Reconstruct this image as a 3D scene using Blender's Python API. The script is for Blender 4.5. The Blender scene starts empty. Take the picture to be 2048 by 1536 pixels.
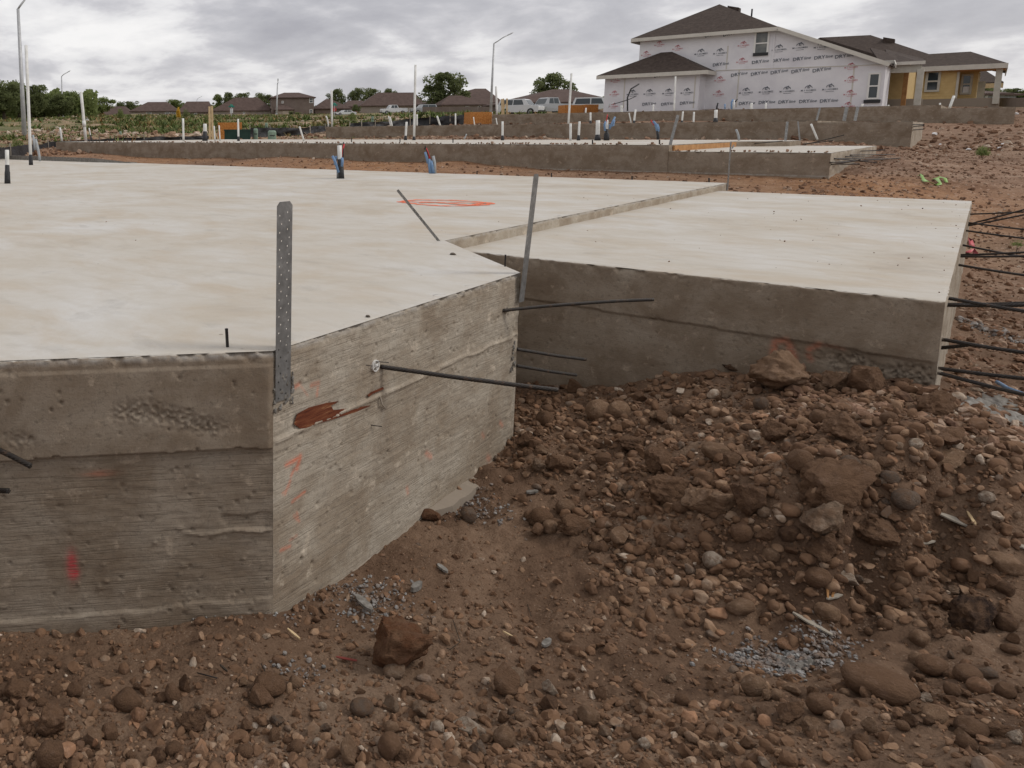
import bpy, bmesh, math, random
import numpy as np
from mathutils import Vector, Matrix
random.seed(7); RNG=np.random.default_rng(11)
SC=bpy.context.scene; COL=SC.collection
PI=math.pi
# ------------------------------------------------------------------ camera
AZ,TH,RO,EYE=.767157,.142382,-.006555,.80
FPX,CX,CY=1561.67,461.84,490.37
_f=np.array([-math.sin(AZ),math.cos(AZ),0.]);_r=np.array([math.cos(AZ),math.sin(AZ),0.]);_u=np.array([0,0,1.])
FW=math.cos(TH)*_f-math.sin(TH)*_u;UP=math.sin(TH)*_f+math.cos(TH)*_u
RT=math.cos(RO)*_r+math.sin(RO)*UP;U2=-math.sin(RO)*_r+math.cos(RO)*UP
EYEP=np.array([0,0,EYE])
cd=bpy.data.cameras.new('camera');cam=bpy.data.objects.new('camera',cd);COL.objects.link(cam);SC.camera=cam
M=Matrix(((RT[0],U2[0],-FW[0],0),(RT[1],U2[1],-FW[1],0),(RT[2],U2[2],-FW[2],EYE),(0,0,0,1)));cam.matrix_world=M
cd.sensor_width=36;cd.lens=FPX/2048*36;cd.shift_x=(1024-CX)/2048;cd.shift_y=-(768-CY)/2048
cd.clip_start=.05;cd.clip_end=6000
# ------------------------------------------------------------------ world, sun, exposure
SUN_PHI=math.radians(38);SUN_EL=math.radians(46)
W=bpy.data.worlds.new('World');SC.world=W;W.use_nodes=True
nt=W.node_tree;nt.nodes.clear()
def N(t,typ,**k):
    n=t.nodes.new(typ)
    for a,b in k.items():
        if a in n.inputs.keys() if isinstance(a,str) else False: n.inputs[a].default_value=b
        else: setattr(n,a,b)
    return n
out=N(nt,'ShaderNodeOutputWorld');tc=N(nt,'ShaderNodeTexCoord')
sky=N(nt,'ShaderNodeTexSky');sky.sky_type='NISHITA';sky.sun_disc=False;sky.sun_elevation=SUN_EL;sky.sun_rotation=PI/2-SUN_PHI
sky.air_density=1.2;sky.dust_density=2
bs=N(nt,'ShaderNodeBackground');bs.inputs[1].default_value=.10;nt.links.new(sky.outputs[0],bs.inputs[0])
sx=N(nt,'ShaderNodeSeparateXYZ');nt.links.new(tc.outputs['Generated'],sx.inputs[0])
def MT(t,op,a,b=None,c=None,clamp=False):
    n=t.nodes.new('ShaderNodeMath');n.operation=op;n.use_clamp=clamp
    for i,v in enumerate((a,b,c)):
        if v is None: continue
        if hasattr(v,'node'): t.links.new(v,n.inputs[i])
        else: n.inputs[i].default_value=v
    return n.outputs[0]
def RAMP(t,fac,stops,interp='LINEAR'):
    n=t.nodes.new('ShaderNodeValToRGB');n.color_ramp.interpolation=interp
    e=n.color_ramp.elements
    while len(e)>1: e.remove(e[0])
    e[0].position=stops[0][0];e[0].color=(*stops[0][1],1)
    for p,c in stops[1:]:
        q=e.new(p);q.color=(*c,1)
    if hasattr(fac,'node'): t.links.new(fac,n.inputs[0])
    return n.outputs[0]
def NOISE(t,vec,scale,detail=4,rough=.5,dist=0,dim='3D'):
    n=t.nodes.new('ShaderNodeTexNoise');n.noise_dimensions=dim
    n.inputs['Scale'].default_value=scale;n.inputs['Detail'].default_value=detail;n.inputs['Roughness'].default_value=rough;n.inputs['Distortion'].default_value=dist
    if vec is not None: t.links.new(vec,n.inputs['Vector'])
    return n.outputs[0]
def MIXC(t,f,a,b,mode='MIX'):
    n=t.nodes.new('ShaderNodeMix');n.data_type='RGBA';n.blend_type=mode
    for i,v in ((0,f),(6,a),(7,b)):
        if hasattr(v,'node'): t.links.new(v,n.inputs[i])
        elif i==0: n.inputs[0].default_value=v
        else: n.inputs[i].default_value=(*v,1)
    return n.outputs[2]
zc=MT(nt,'ADD',MT(nt,'MAXIMUM',sx.outputs[2],0),.26)
cmb=N(nt,'ShaderNodeCombineXYZ')
nt.links.new(MT(nt,'DIVIDE',sx.outputs[0],zc),cmb.inputs[0]);nt.links.new(MT(nt,'DIVIDE',sx.outputs[1],zc),cmb.inputs[1])
n1=NOISE(nt,cmb.outputs[0],2.1,10,.56,.2);n2=NOISE(nt,cmb.outputs[0],.75,3,.5,.2)
cv=MT(nt,'ADD',MT(nt,'MULTIPLY',n1,.62),MT(nt,'MULTIPLY',n2,.38))
cc=RAMP(nt,cv,[(.36,(.37,.365,.40)),(.44,(.465,.46,.49)),(.485,(.57,.56,.585)),(.52,(.72,.71,.72)),(.585,(.86,.845,.84))])
hz=MT(nt,'POWER',MT(nt,'SUBTRACT',1,MT(nt,'MAXIMUM',sx.outputs[2],0),clamp=True),16)
cc2=MIXC(nt,MT(nt,'MULTIPLY',hz,.30),cc,(.72,.71,.72))
bc=N(nt,'ShaderNodeBackground');bc.inputs[1].default_value=1.13;nt.links.new(cc2,bc.inputs[0])
mx=N(nt,'ShaderNodeMixShader')
thin=MT(nt,'MULTIPLY',MT(nt,'SUBTRACT',cv,.60,clamp=True),1.6,clamp=True)
nt.links.new(MT(nt,'SUBTRACT',1.0,MT(nt,'ADD',thin,.06),clamp=True),mx.inputs[0])
nt.links.new(bs.outputs[0],mx.inputs[1]);nt.links.new(bc.outputs[0],mx.inputs[2]);nt.links.new(mx.outputs[0],out.inputs[0])
sl=bpy.data.lights.new('sun','SUN');so=bpy.data.objects.new('sun',sl);COL.objects.link(so)
sl.energy=1.5;sl.angle=math.radians(14);sl.color=(1,.955,.89)
sd=Vector((math.cos(SUN_EL)*math.cos(SUN_PHI),math.cos(SUN_EL)*math.sin(SUN_PHI),math.sin(SUN_EL)))
so.rotation_euler=sd.to_track_quat('Z','Y').to_euler()
SC.view_settings.view_transform='Standard';SC.view_settings.look='None';SC.view_settings.gamma=1;SC.view_settings.use_curve_mapping=False
SC.view_settings.exposure=0.0
SC.render.engine='CYCLES'
# ------------------------------------------------------------------ sight lines used to survey positions off the photograph
def ray(x,y): return (x-CX)/FPX*RT-(y-CY)/FPX*U2+FW
def atz(x,y,z): d=ray(x,y);return EYEP+d*(z-EYE)/d[2]
def atX(x,y,X): d=ray(x,y);return EYEP+d*X/d[0]
def atY(x,y,Y): d=ray(x,y);return EYEP+d*Y/d[1]
def atr(x,y,r): d=ray(x,y);return EYEP+d*r/math.hypot(d[0],d[1])
def atd(x,y,dep): return EYEP+ray(x,y)*dep
def depth(p): return float((np.array(p)-EYEP)@FW)
# ------------------------------------------------------------------ numpy noise
def _h(i,j,k,s):
    n=(i*374761393+j*668265263+k*2147483647+s*974634777)&0xffffffff
    n=((n^(n>>13))*1274126177)&0xffffffff
    n=(n^(n>>16))*2246822519&0xffffffff
    return ((n^(n>>15))&0xffffff)/float(0xffffff)
def vnoise(P,s=0):
    P=np.asarray(P,float);I=np.floor(P).astype(np.int64);F=P-I;F=F*F*F*(F*(F*6-15)+10)
    r=0
    for a in (0,1):
        wa=F[...,0] if a else 1-F[...,0]
        for b in (0,1):
            wb=F[...,1] if b else 1-F[...,1]
            for c in (0,1):
                wc=F[...,2] if c else 1-F[...,2]
                r=r+wa*wb*wc*_h(I[...,0]+a,I[...,1]+b,I[...,2]+c,s)
    return r*2-1
def fbm(P,oct=4,s=0,g=.5):
    P=np.asarray(P,float);r=0;a=1;t=0
    for o in range(oct): r=r+a*vnoise(P*2**o+o*17.3,s+o);t+=a;a*=g
    return r/t
# ------------------------------------------------------------------ object helpers
def link(o,parent=None):
    COL.objects.link(o)
    if parent is not None:
        o.parent=parent
        if not hasattr(o,'_k'): o.matrix_parent_inverse=Matrix.Translation(-Vector(parent.location))
    return o
def tag(o,label=None,cat=None,group=None,kind=None):
    if label: o['label']=label
    if cat: o['category']=cat
    if group: o['group']=group
    if kind: o['kind']=kind
    return o
def thing(name,loc,label,cat,group=None):
    o=bpy.data.objects.new(name,None);o.location=Vector([float(v) for v in loc]);o.empty_display_size=.2;COL.objects.link(o)
    return tag(o,label,cat,group)
def meshobj(name,V,F,mats,parent=None,smooth=False,mi=None):
    me=bpy.data.meshes.new(name)
    V=[tuple(map(float,v)) for v in V] if not isinstance(V,np.ndarray) else V.tolist()
    F=F if isinstance(F,list) else F.tolist()
    me.from_pydata(V,[],F);me.validate(verbose=False)
    if not isinstance(mats,(list,tuple)): mats=[mats]
    for m in mats: me.materials.append(m)
    if mi is not None: me.polygons.foreach_set('material_index',np.array(mi,dtype=np.int32))
    if smooth: me.polygons.foreach_set('use_smooth',np.ones(len(me.polygons),bool))
    me.update()
    return link(bpy.data.objects.new(name,me),parent)
def setcol(o,name,arr):
    me=o.data;a=me.color_attributes.new(name,'FLOAT_COLOR','POINT')
    c=np.ones((len(me.vertices),4),np.float32);arr=np.asarray(arr,np.float32);c[:,:arr.shape[1]]=arr
    a.data.foreach_set('color',c.ravel())
class MB:
    def __init__(s): s.V=[];s.F=[];s.M=[]
    def add(s,V,F,m=0):
        o=len(s.V);s.V+= [tuple(map(float,v)) for v in V];s.F+=[tuple(i+o for i in f) for f in F];s.M+=[m]*len(F);return s
    def box(s,a,b,m=0):
        (x0,y0,z0),(x1,y1,z1)=a,b
        V=[(x0,y0,z0),(x1,y0,z0),(x1,y1,z0),(x0,y1,z0),(x0,y0,z1),(x1,y0,z1),(x1,y1,z1),(x0,y1,z1)]
        return s.add(V,[(0,3,2,1),(4,5,6,7),(0,1,5,4),(1,2,6,5),(2,3,7,6),(3,0,4,7)],m)
    def obox(s,c,ax,ay,az,m=0):
        c=np.array(c,float);ax,ay,az=map(lambda q:np.array(q,float),(ax,ay,az))
        V=[c+i*ax+j*ay+k*az for k in(-1,1) for j in(-1,1) for i in(-1,1)]
        return s.add(V,[(0,2,3,1),(4,5,7,6),(0,1,5,4),(1,3,7,5),(3,2,6,7),(2,0,4,6)],m)
    def bar(s,a,b,w,t,m=0,side=None):
        a=np.array(a,float);b=np.array(b,float);d=b-a;L=np.linalg.norm(d);d/=L
        u=np.cross(d,side if side is not None else (0,0,1.));
        if np.linalg.norm(u)<1e-4: u=np.cross(d,(1.,0,0))
        u/=np.linalg.norm(u);v=np.cross(d,u)
        return s.obox((a+b)/2,u*w/2,v*t/2,d*L/2,m)
    def tube(s,pts,rad,n=8,m=0,cap=True):
        P=[np.array(p,float) for p in pts]
        if not isinstance(rad,(list,tuple,np.ndarray)): rad=[rad]*len(P)
        V=[];F=[];pu=None
        for i,p in enumerate(P):
            d=(P[min(i+1,len(P)-1)]-P[max(i-1,0)]);d/=max(np.linalg.norm(d),1e-9)
            if pu is None:
                u=np.cross(d,(0,0,1.)) if abs(d[2])<.9 else np.cross(d,(1.,0,0))
            else: u=pu-d*(pu@d)
            u/=np.linalg.norm(u);pu=u;v=np.cross(d,u)
            V+=[p+rad[i]*(math.cos(2*PI*k/n)*u+math.sin(2*PI*k/n)*v) for k in range(n)]
        for i in range(len(P)-1):
            for k in range(n): F.append((i*n+k,i*n+(k+1)%n,(i+1)*n+(k+1)%n,(i+1)*n+k))
        if cap: F.append(tuple(range(n))[::-1]);F.append(tuple((len(P)-1)*n+k for k in range(n)))
        return s.add(V,F,m)
    def build(s,name,mats,parent=None,smooth=False):
        return meshobj(name,s.V,s.F,mats,parent,smooth,s.M)
# ------------------------------------------------------------------ materials
def mat(name,col,rough=.8,metal=0,spec=.3):
    m=bpy.data.materials.new(name);m.use_nodes=True;b=m.node_tree.nodes['Principled BSDF']
    b.inputs['Base Color'].default_value=(*col,1);b.inputs['Roughness'].default_value=rough;b.inputs['Metallic'].default_value=metal
    b.inputs['Specular IOR Level'].default_value=spec
    return m
def bump(t,h,strength=.3,dist=.01,prev=None):
    n=t.nodes.new('ShaderNodeBump');n.inputs['Strength'].default_value=strength;n.inputs['Distance'].default_value=dist
    t.links.new(h,n.inputs['Height'])
    if prev is not None: t.links.new(prev,n.inputs['Normal'])
    return n.outputs[0]
def vmat(name,stops,scale=3,detail=5,rough=.85,bs_=.2,bd=.01,bscale=None,spec=.25,metal=0,stretch=None,coord='Object'):
    m=mat(name,(.5,.5,.5),rough,metal,spec);t=m.node_tree;b=t.nodes['Principled BSDF']
    tc=t.nodes.new('ShaderNodeTexCoord');v=tc.outputs[coord]
    if stretch:
        mp=t.nodes.new('ShaderNodeMapping');mp.inputs['Scale'].default_value=stretch;t.links.new(v,mp.inputs[0]);v=mp.outputs[0]
    n=NOISE(t,v,scale,detail,.6);t.links.new(RAMP(t,n,stops),b.inputs['Base Color'])
    if bs_: t.links.new(bump(t,NOISE(t,v,bscale or scale*4,6,.65),bs_,bd),b.inputs['Normal'])
    return m
def L(r,g,b):  # sRGB 0-255 -> linear
    return tuple((c/255/12.92 if c/255<=.04045 else ((c/255+.055)/1.055)**2.4) for c in (r,g,b))
MT_pvc=vmat('white_pvc',[(.3,(.60,.595,.56)),(.7,(.74,.735,.71))],6,3,.45,0)
MT_black=vmat('black_sleeve',[(.3,(.018,.018,.02)),(.7,(.05,.05,.052))],30,4,.55,.4,.004)
MT_blue=vmat('blue_conduit',[(.3,(.12,.21,.36)),(.7,(.19,.29,.44))],12,3,.5,0)
MT_red=mat('red_tube',(.5,.035,.04),.45)
MT_galv=vmat('galvanized_steel',[(.3,(.17,.17,.165)),(.55,(.25,.25,.245)),(.75,(.36,.36,.35))],22,5,.5,.15,.001,metal=.55)
MT_grayp=vmat('gray_conduit',[(.3,(.30,.32,.33)),(.7,(.40,.42,.43))],8,3,.5,0)
MT_pole=vmat('galvanized_pole',[(.3,(.36,.365,.37)),(.7,(.50,.505,.51))],3,3,.5,0,metal=.3)
MT_strand=vmat('sheathed_strand',[(.3,(.010,.008,.007)),(.58,(.026,.018,.012)),(.75,(.10,.05,.024))],30,5,.6,.5,.002,spec=.5)
MT_steel=vmat('dark_stake',[(.3,(.014,.013,.013)),(.7,(.035,.028,.025))],30,3,.6,.3,.002)
MT_wood=vmat('weathered_wood',[(.3,(.23,.20,.16)),(.7,(.40,.36,.30))],8,6,.85,.4,.004,stretch=(1,1,1))
MT_lumber=vmat('new_lumber',[(.3,(.42,.30,.16)),(.7,(.58,.44,.26))],6,5,.8,.2,.004)
MT_rawwood=vmat('porch_framing',[(.3,(.33,.16,.06)),(.7,(.50,.27,.11))],5,5,.8,0)
MT_osb=vmat('orange_board',[(.3,(.36,.135,.03)),(.5,(.46,.19,.05)),(.7,(.62,.30,.10))],14,5,.8,.2,.005)
MT_silt=vmat('silt_fence_fabric',[(.3,(.012,.012,.013)),(.7,(.045,.045,.048))],2.2,4,.55,.8,.12,bscale=2.2)
MT_green=vmat('green_cabinet',[(.3,(.012,.038,.03)),(.7,(.022,.055,.042))],3,3,.45,0)
MT_lgreen=vmat('pale_green_plastic',[(.3,(.16,.23,.17)),(.7,(.24,.32,.25))],6,3,.5,0)
MT_roof=vmat('brown_shingle_roof',[(.3,(.045,.032,.026)),(.5,(.062,.046,.038)),(.7,(.085,.064,.052))],5,7,.9,.5,.03,bscale=14)
MT_froof=vmat('far_shingle_roof',[(.3,(.075,.05,.042)),(.7,(.115,.080,.068))],1.2,6,.9,0)
MT_fascia=vmat('white_fascia',[(.3,(.50,.475,.42)),(.7,(.60,.57,.51))],2,4,.6,0)
MT_wrap=vmat('house_wrap',[(.3,(.62,.605,.635)),(.5,(.70,.69,.71)),(.75,(.77,.76,.77))],.8,6,.6,.6,.03,bscale=1.3)
MT_ink=mat('dark_print',(.13,.145,.17),.6)
MT_inkr=mat('red_print',(.52,.17,.19),.6)
MT_inkg=mat('gray_print',(.24,.24,.27),.6)
MT_siding=vmat('ochre_siding',[(.3,(.50,.355,.155)),(.7,(.59,.44,.21))],3,4,.7,0)
MT_trim=vmat('pale_trim',[(.3,(.42,.40,.34)),(.7,(.52,.50,.44))],3,4,.7,0)
MT_glass=mat('dark_window_glass',(.03,.04,.045),.08,0,.6)
MT_wframe=mat('white_vinyl_frame',(.72,.71,.68),.5)
MT_stucco=vmat('taupe_wall',[(.3,(.28,.235,.20)),(.7,(.34,.29,.25))],.8,4,.9,0)
MT_stucco2=vmat('brown_wall',[(.3,(.17,.13,.11)),(.7,(.22,.175,.15))],.8,4,.9,0)
MT_tan=vmat('tan_wall',[(.3,(.32,.27,.22)),(.7,(.40,.34,.28))],.8,4,.9,0)
MT_beige=vmat('beige_garage_door',[(.3,(.42,.35,.28)),(.7,(.50,.43,.35))],.8,4,.9,0)
MT_bark=vmat('bark',[(.3,(.035,.027,.02)),(.7,(.08,.062,.045))],4,5,.9,.5,.03)
MT_tire=mat('tire_rubber',(.02,.02,.02),.8)
MT_carw=mat('white_car_paint',(.62,.63,.64),.25,0,.6)
MT_cars=mat('silver_car_paint',(.34,.35,.36),.3,.3,.6)
MT_rim=mat('wheel_rim',(.35,.35,.36),.35,.6)
MT_tail=mat('tail_light',(.35,.02,.02),.3)
MT_white=mat('white_scrap',(.7,.7,.7),.6)
MT_tape=vmat('lime_tape',[(.3,(.17,.32,.06)),(.7,(.30,.46,.13))],20,3,.4,0)
MT_pink=mat('pink_tape',(.55,.12,.13),.5)
MT_teal=mat('street_sign_green',(.02,.22,.17),.5)
MT_stop=mat('stop_sign_red',(.42,.04,.04),.5)
MT_grout=vmat('fresh_gray_mortar',[(.3,(.11,.10,.085)),(.5,(.20,.185,.165)),(.7,(.30,.285,.26))],25,6,.95,.8,.006,bscale=80)

def sp0(t,s):
    n=t.nodes.new('ShaderNodeSeparateXYZ');t.links.new(s,n.inputs[0]);return n.outputs[1]
def concrete_side(name,base,grain=True,seam_dark=True,gdir='h'):
    """board-formed concrete: colour blotches, plywood grain as relief, stains, spray paint read from the attribute 'paint'"""
    m=mat(name,(.2,.2,.2),.88,0,.25);t=m.node_tree;b=t.nodes['Principled BSDF']
    tc=t.nodes.new('ShaderNodeTexCoord');v=tc.outputs['Object']
    uv=t.nodes.new('ShaderNodeAttribute');uv.attribute_name='su'
    s=uv.outputs['Vector']
    c=RAMP(t,NOISE(t,s,2.6,9,.68,.35),[(.30,tuple(x*k for x,k in zip(base,(.68,.61,.55)))),(.44,tuple(x*k for x,k in zip(base,(.88,.84,.80)))),(.54,tuple(x*1.08 for x in base)),(.66,tuple(x*k for x,k in zip(base,(1.24,1.28,1.32))))])
    mp=t.nodes.new('ShaderNodeMapping');mp.inputs['Scale'].default_value=(2.6,95,1);t.links.new(s,mp.inputs[0])
    g=NOISE(t,mp.outputs[0],1.7,4,.6,.5)
    mp2=t.nodes.new('ShaderNodeMapping');mp2.inputs['Scale'].default_value=(1.0,7,1);t.links.new(s,mp2.inputs[0])
    st=NOISE(t,mp2.outputs[0],1.6,6,.6,.3)
    c=MIXC(t,RAMP(t,st,[(.47,(0,0,0)),(.70,(.4,.4,.4))]),c,tuple(a*k for a,k in zip(base,(.72,.64,.56))))
    sp=t.nodes.new('ShaderNodeSeparateXYZ');t.links.new(s,sp.inputs[0])
    at=t.nodes.new('ShaderNodeAttribute');at.attribute_name='paint'
    sc=t.nodes.new('ShaderNodeSeparateColor');t.links.new(at.outputs['Color'],sc.inputs[0])
    gf=RAMP(t,g,[(.36,(0,0,0)),(.5,(1,1,1))])
    grain_amt=sc.outputs[2]
    c=MIXC(t,MT(t,'MULTIPLY',MT(t,'SUBTRACT',1,gf),MT(t,'MULTIPLY',grain_amt,.30)),c,tuple(x*.55 for x in base))
    # light mineral bloom and fine speckle
    c=MIXC(t,RAMP(t,NOISE(t,s,9,6,.7,.2),[(.58,(0,0,0)),(.70,(.6,.6,.6))]),c,tuple(x*1.9 for x in base))
    c=MIXC(t,RAMP(t,NOISE(t,s,34,6,.75,.2),[(.34,(.7,.7,.7)),(.46,(0,0,0))]),c,tuple(x*.62 for x in base))
    sz=MT(t,'SUBTRACT',1,MT(t,'MULTIPLY',MT(t,'ABSOLUTE',MT(t,'ADD',sp0(t,s),.012)),55),clamp=True)
    c=MIXC(t,MT(t,'MULTIPLY',sz,RAMP(t,NOISE(t,s,12,5,.7),[(.35,(0,0,0)),(.55,(.8,.8,.8))])),c,(.40,.375,.34))
    c=MIXC(t,RAMP(t,NOISE(t,s,120,3,.7),[(.30,(.55,.55,.55)),(.42,(0,0,0))]),c,tuple(x*.4 for x in base))
    br=RAMP(t,NOISE(t,mp.outputs[0],6,5,.75),[(.40,(.05,.05,.05)),(.56,(1,1,1))])
    pf=MT(t,'MULTIPLY',MT(t,'MULTIPLY',sc.outputs[0],.9),br,clamp=True)
    c=MIXC(t,pf,c,(.72,.17,.08))
    pf=MT(t,'MULTIPLY',sc.outputs[1],br,clamp=True)
    c=MIXC(t,pf,c,(.55,.03,.05))
    t.links.new(c,b.inputs['Base Color'])
    n=bump(t,NOISE(t,s,60,9,.75),.6,.006)
    m2=t.nodes.new('ShaderNodeBump');m2.inputs['Distance'].default_value=.004;t.links.new(gf,m2.inputs['Height']);t.links.new(MT(t,'MULTIPLY',grain_amt,.5),m2.inputs['Strength']);t.links.new(n,m2.inputs['Normal'])
    t.links.new(m2.outputs[0],b.inputs['Normal'])
    return m
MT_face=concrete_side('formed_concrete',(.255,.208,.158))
MT_facel=concrete_side('formed_concrete_pale',(.37,.32,.255))  # paler copy of formed_concrete, puts sunlight into the colour of right-facing slab sides
def concrete_top(name,k=1.0):
    m=mat(name,(.5,.5,.5),.8,0,.3);t=m.node_tree;b=t.nodes['Principled BSDF']
    tc=t.nodes.new('ShaderNodeTexCoord');v=tc.outputs['Object']
    q=lambda r:tuple(x*k for x in r)
    c=RAMP(t,NOISE(t,v,.8,10,.70,.3),[(.32,q((.51,.445,.365))),(.43,q((.60,.548,.468))),(.54,q((.64,.602,.54))),(.66,q((.69,.668,.63)))])
    mp=t.nodes.new('ShaderNodeMapping');mp.inputs['Scale'].default_value=(1,1.5,1);mp.inputs['Rotation'].default_value=(0,0,.9);t.links.new(v,mp.inputs[0])
    c=MIXC(t,RAMP(t,NOISE(t,mp.outputs[0],1.2,9,.7,.3),[(.48,(0,0,0)),(.66,(.6,.6,.6))]),c,q((.54,.44,.32)))
    c=MIXC(t,RAMP(t,NOISE(t,mp.outputs[0],2.6,8,.68,.4),[(.57,(0,0,0)),(.72,(.45,.45,.45))]),c,q((.40,.37,.33)))
    c=MIXC(t,RAMP(t,NOISE(t,v,70,4,.7),[(.25,(.45,.45,.45)),(.40,(0,0,0))]),c,q((.38,.33,.27)))
    wv=t.nodes.new('ShaderNodeTexWave');wv.wave_type='RINGS';wv.inputs['Scale'].default_value=1.4;wv.inputs['Distortion'].default_value=14;wv.inputs['Detail'].default_value=4;wv.inputs['Detail Scale'].default_value=.7;t.links.new(v,wv.inputs[0])
    c=MIXC(t,MT(t,'MULTIPLY',RAMP(t,wv.outputs[1],[(.78,(0,0,0)),(1.,(1,1,1))]),MT(t,'MULTIPLY',NOISE(t,v,1.3,4),.34)),c,q((.50,.45,.37)))
    vo=t.nodes.new('ShaderNodeTexVoronoi');vo.inputs['Scale'].default_value=5;t.links.new(v,vo.inputs[0])
    dd=MT(t,'MULTIPLY',MT(t,'LESS_THAN',vo.outputs['Distance'],.045),MT(t,'GREATER_THAN',NOISE(t,v,3,2),.52))
    c=MIXC(t,MT(t,'MULTIPLY',dd,.6),c,(.16,.12,.09))
    t.links.new(c,b.inputs['Base Color'])
    n=bump(t,NOISE(t,v,60,7,.7),.16,.003);n=bump(t,NOISE(t,mp.outputs[0],7,5,.6),.12,.012,n)
    t.links.new(n,b.inputs['Normal']);t.links.new(MT(t,'ADD',MT(t,'MULTIPLY',NOISE(t,v,2,4),.3),.55),b.inputs['Roughness'])
    return m
MT_top=concrete_top('troweled_concrete',.79)
def stonemat(name,obj=True):
    m=mat(name,(.2,.2,.2),.92,0,.2);t=m.node_tree;b=t.nodes['Principled BSDF']
    tc=t.nodes.new('ShaderNodeTexCoord');v=tc.outputs['Object']
    if obj:
        oi=t.nodes.new('ShaderNodeObjectInfo');c=oi.outputs['Color']
        ad=t.nodes.new('ShaderNodeVectorMath');ad.operation='ADD';t.links.new(v,ad.inputs[0])
        cb=t.nodes.new('ShaderNodeCombineXYZ');t.links.new(MT(t,'MULTIPLY',oi.outputs['Random'],40),cb.inputs[0]);t.links.new(cb.outputs[0],ad.inputs[1]);v=ad.outputs[0];sc=1.
    else:
        at=t.nodes.new('ShaderNodeAttribute');at.attribute_name='col';c=at.outputs['Color'];sc=14.
    h=t.nodes.new('ShaderNodeHueSaturation');h.inputs['Value'].default_value=1.5;h.inputs['Saturation'].default_value=.85;t.links.new(c,h.inputs['Color'])
    d=t.nodes.new('ShaderNodeHueSaturation');d.inputs['Value'].default_value=.6;t.links.new(c,d.inputs['Color'])
    c2=MIXC(t,RAMP(t,NOISE(t,v,2.2*sc,7,.65),[(.50,(0,0,0)),(.68,(.8,.8,.8))]),c,h.outputs[0])
    c2=MIXC(t,RAMP(t,NOISE(t,v,3.4*sc,6,.65,.3),[(.28,(.8,.8,.8)),(.46,(0,0,0))]),c2,d.outputs[0])
    c2=MIXC(t,RAMP(t,NOISE(t,v,1.5*sc,5,.6),[(.40,(.0,.0,.0)),(.62,(.72,.72,.72))]),c2,(.19,.110,.064))
    t.links.new(c2,b.inputs['Base Color'])
    t.links.new(bump(t,NOISE(t,v,7*sc,8,.72),.7,.07/sc),b.inputs['Normal'])
    return m
MT_stone=stonemat('dusty_stone',True);MT_gravel=stonemat('gravel_stone',False)
def groundmat():
    m=mat('site_soil',(.1,.1,.1),.95,0,.15);t=m.node_tree;b=t.nodes['Principled BSDF']
    tc=t.nodes.new('ShaderNodeTexCoord');v=tc.outputs['Object']
    at=t.nodes.new('ShaderNodeAttribute');at.attribute_name='zone';sc=t.nodes.new('ShaderNodeSeparateColor');t.links.new(at.outputs['Color'],sc.inputs[0])
    br=RAMP(t,NOISE(t,v,1.7,9,.68,.3),[(.30,(.085,.049,.031)),(.44,(.14,.085,.054)),(.56,(.198,.126,.082)),(.70,(.27,.185,.126))])
    rd=RAMP(t,NOISE(t,v,1.1,9,.7,.3),[(.30,(.11,.060,.038)),(.43,(.19,.112,.072)),(.55,(.27,.17,.113)),(.68,(.36,.255,.185))])
    gn=RAMP(t,NOISE(t,v,.22,9,.72,.5),[(.32,(.07,.09,.03)),(.46,(.12,.125,.05)),(.52,(.20,.155,.08)),(.58,(.33,.23,.15)),(.70,(.45,.36,.26))])
    sa=RAMP(t,NOISE(t,v,1.3,7,.6),[(.3,(.22,.145,.095)),(.7,(.33,.235,.165))])
    oa=t.nodes.new('ShaderNodeAttribute');oa.attribute_name='ochre';os_=t.nodes.new('ShaderNodeSeparateColor');t.links.new(oa.outputs['Color'],os_.inputs[0]);rd=MIXC(t,MT(t,'MULTIPLY',os_.outputs[0],.8),rd,RAMP(t,NOISE(t,v,3,8,.7),[(.32,(.20,.085,.035)),(.5,(.34,.165,.070)),(.66,(.45,.27,.15))]))
    c=MIXC(t,sc.outputs[0],br,rd);c=MIXC(t,sc.outputs[1],c,gn);c=MIXC(t,sc.outputs[2],c,sa)
    # grit: pale and dark grains, plus dark tone painting shade into soil gaps
    vo=t.nodes.new('ShaderNodeTexVoronoi');vo.inputs['Scale'].default_value=85;t.links.new(v,vo.inputs[0])
    grit=MT(t,'GREATER_THAN',NOISE(t,vo.outputs['Position'],9,2,.5),.585)
    vc=MT(t,'LESS_THAN',vo.outputs['Distance'],.30)
    c=MIXC(t,MT(t,'MULTIPLY',MT(t,'MULTIPLY',grit,vc),.45),c,(.32,.235,.17))
    v2=t.nodes.new('ShaderNodeTexVoronoi');v2.inputs['Scale'].default_value=22;t.links.new(v,v2.inputs[0])
    g2=MT(t,'MULTIPLY',MT(t,'GREATER_THAN',NOISE(t,v2.outputs['Position'],7,2,.5),.54),MT(t,'LESS_THAN',v2.outputs['Distance'],.38))
    c=MIXC(t,MT(t,'MULTIPLY',MT(t,'MULTIPLY',g2,MT(t,'MAXIMUM',sc.outputs[0],sc.outputs[1])),.7),c,(.40,.28,.21))
    c=MIXC(t,RAMP(t,NOISE(t,v,38,6,.7),[(.30,(.6,.6,.6)),(.46,(0,0,0))]),c,(.045,.024,.014))
    c=MIXC(t,RAMP(t,NOISE(t,v,6,8,.75),[(.30,(.6,.6,.6)),(.45,(0,0,0))]),c,(.055,.030,.018))
    t.links.new(c,b.inputs['Base Color'])
    n=bump(t,NOISE(t,v,30,9,.75),.9,.02);n=bump(t,vo.outputs['Distance'],.5,.006,n)
    t.links.new(n,b.inputs['Normal'])
    return m
MT_soil=groundmat()
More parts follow.
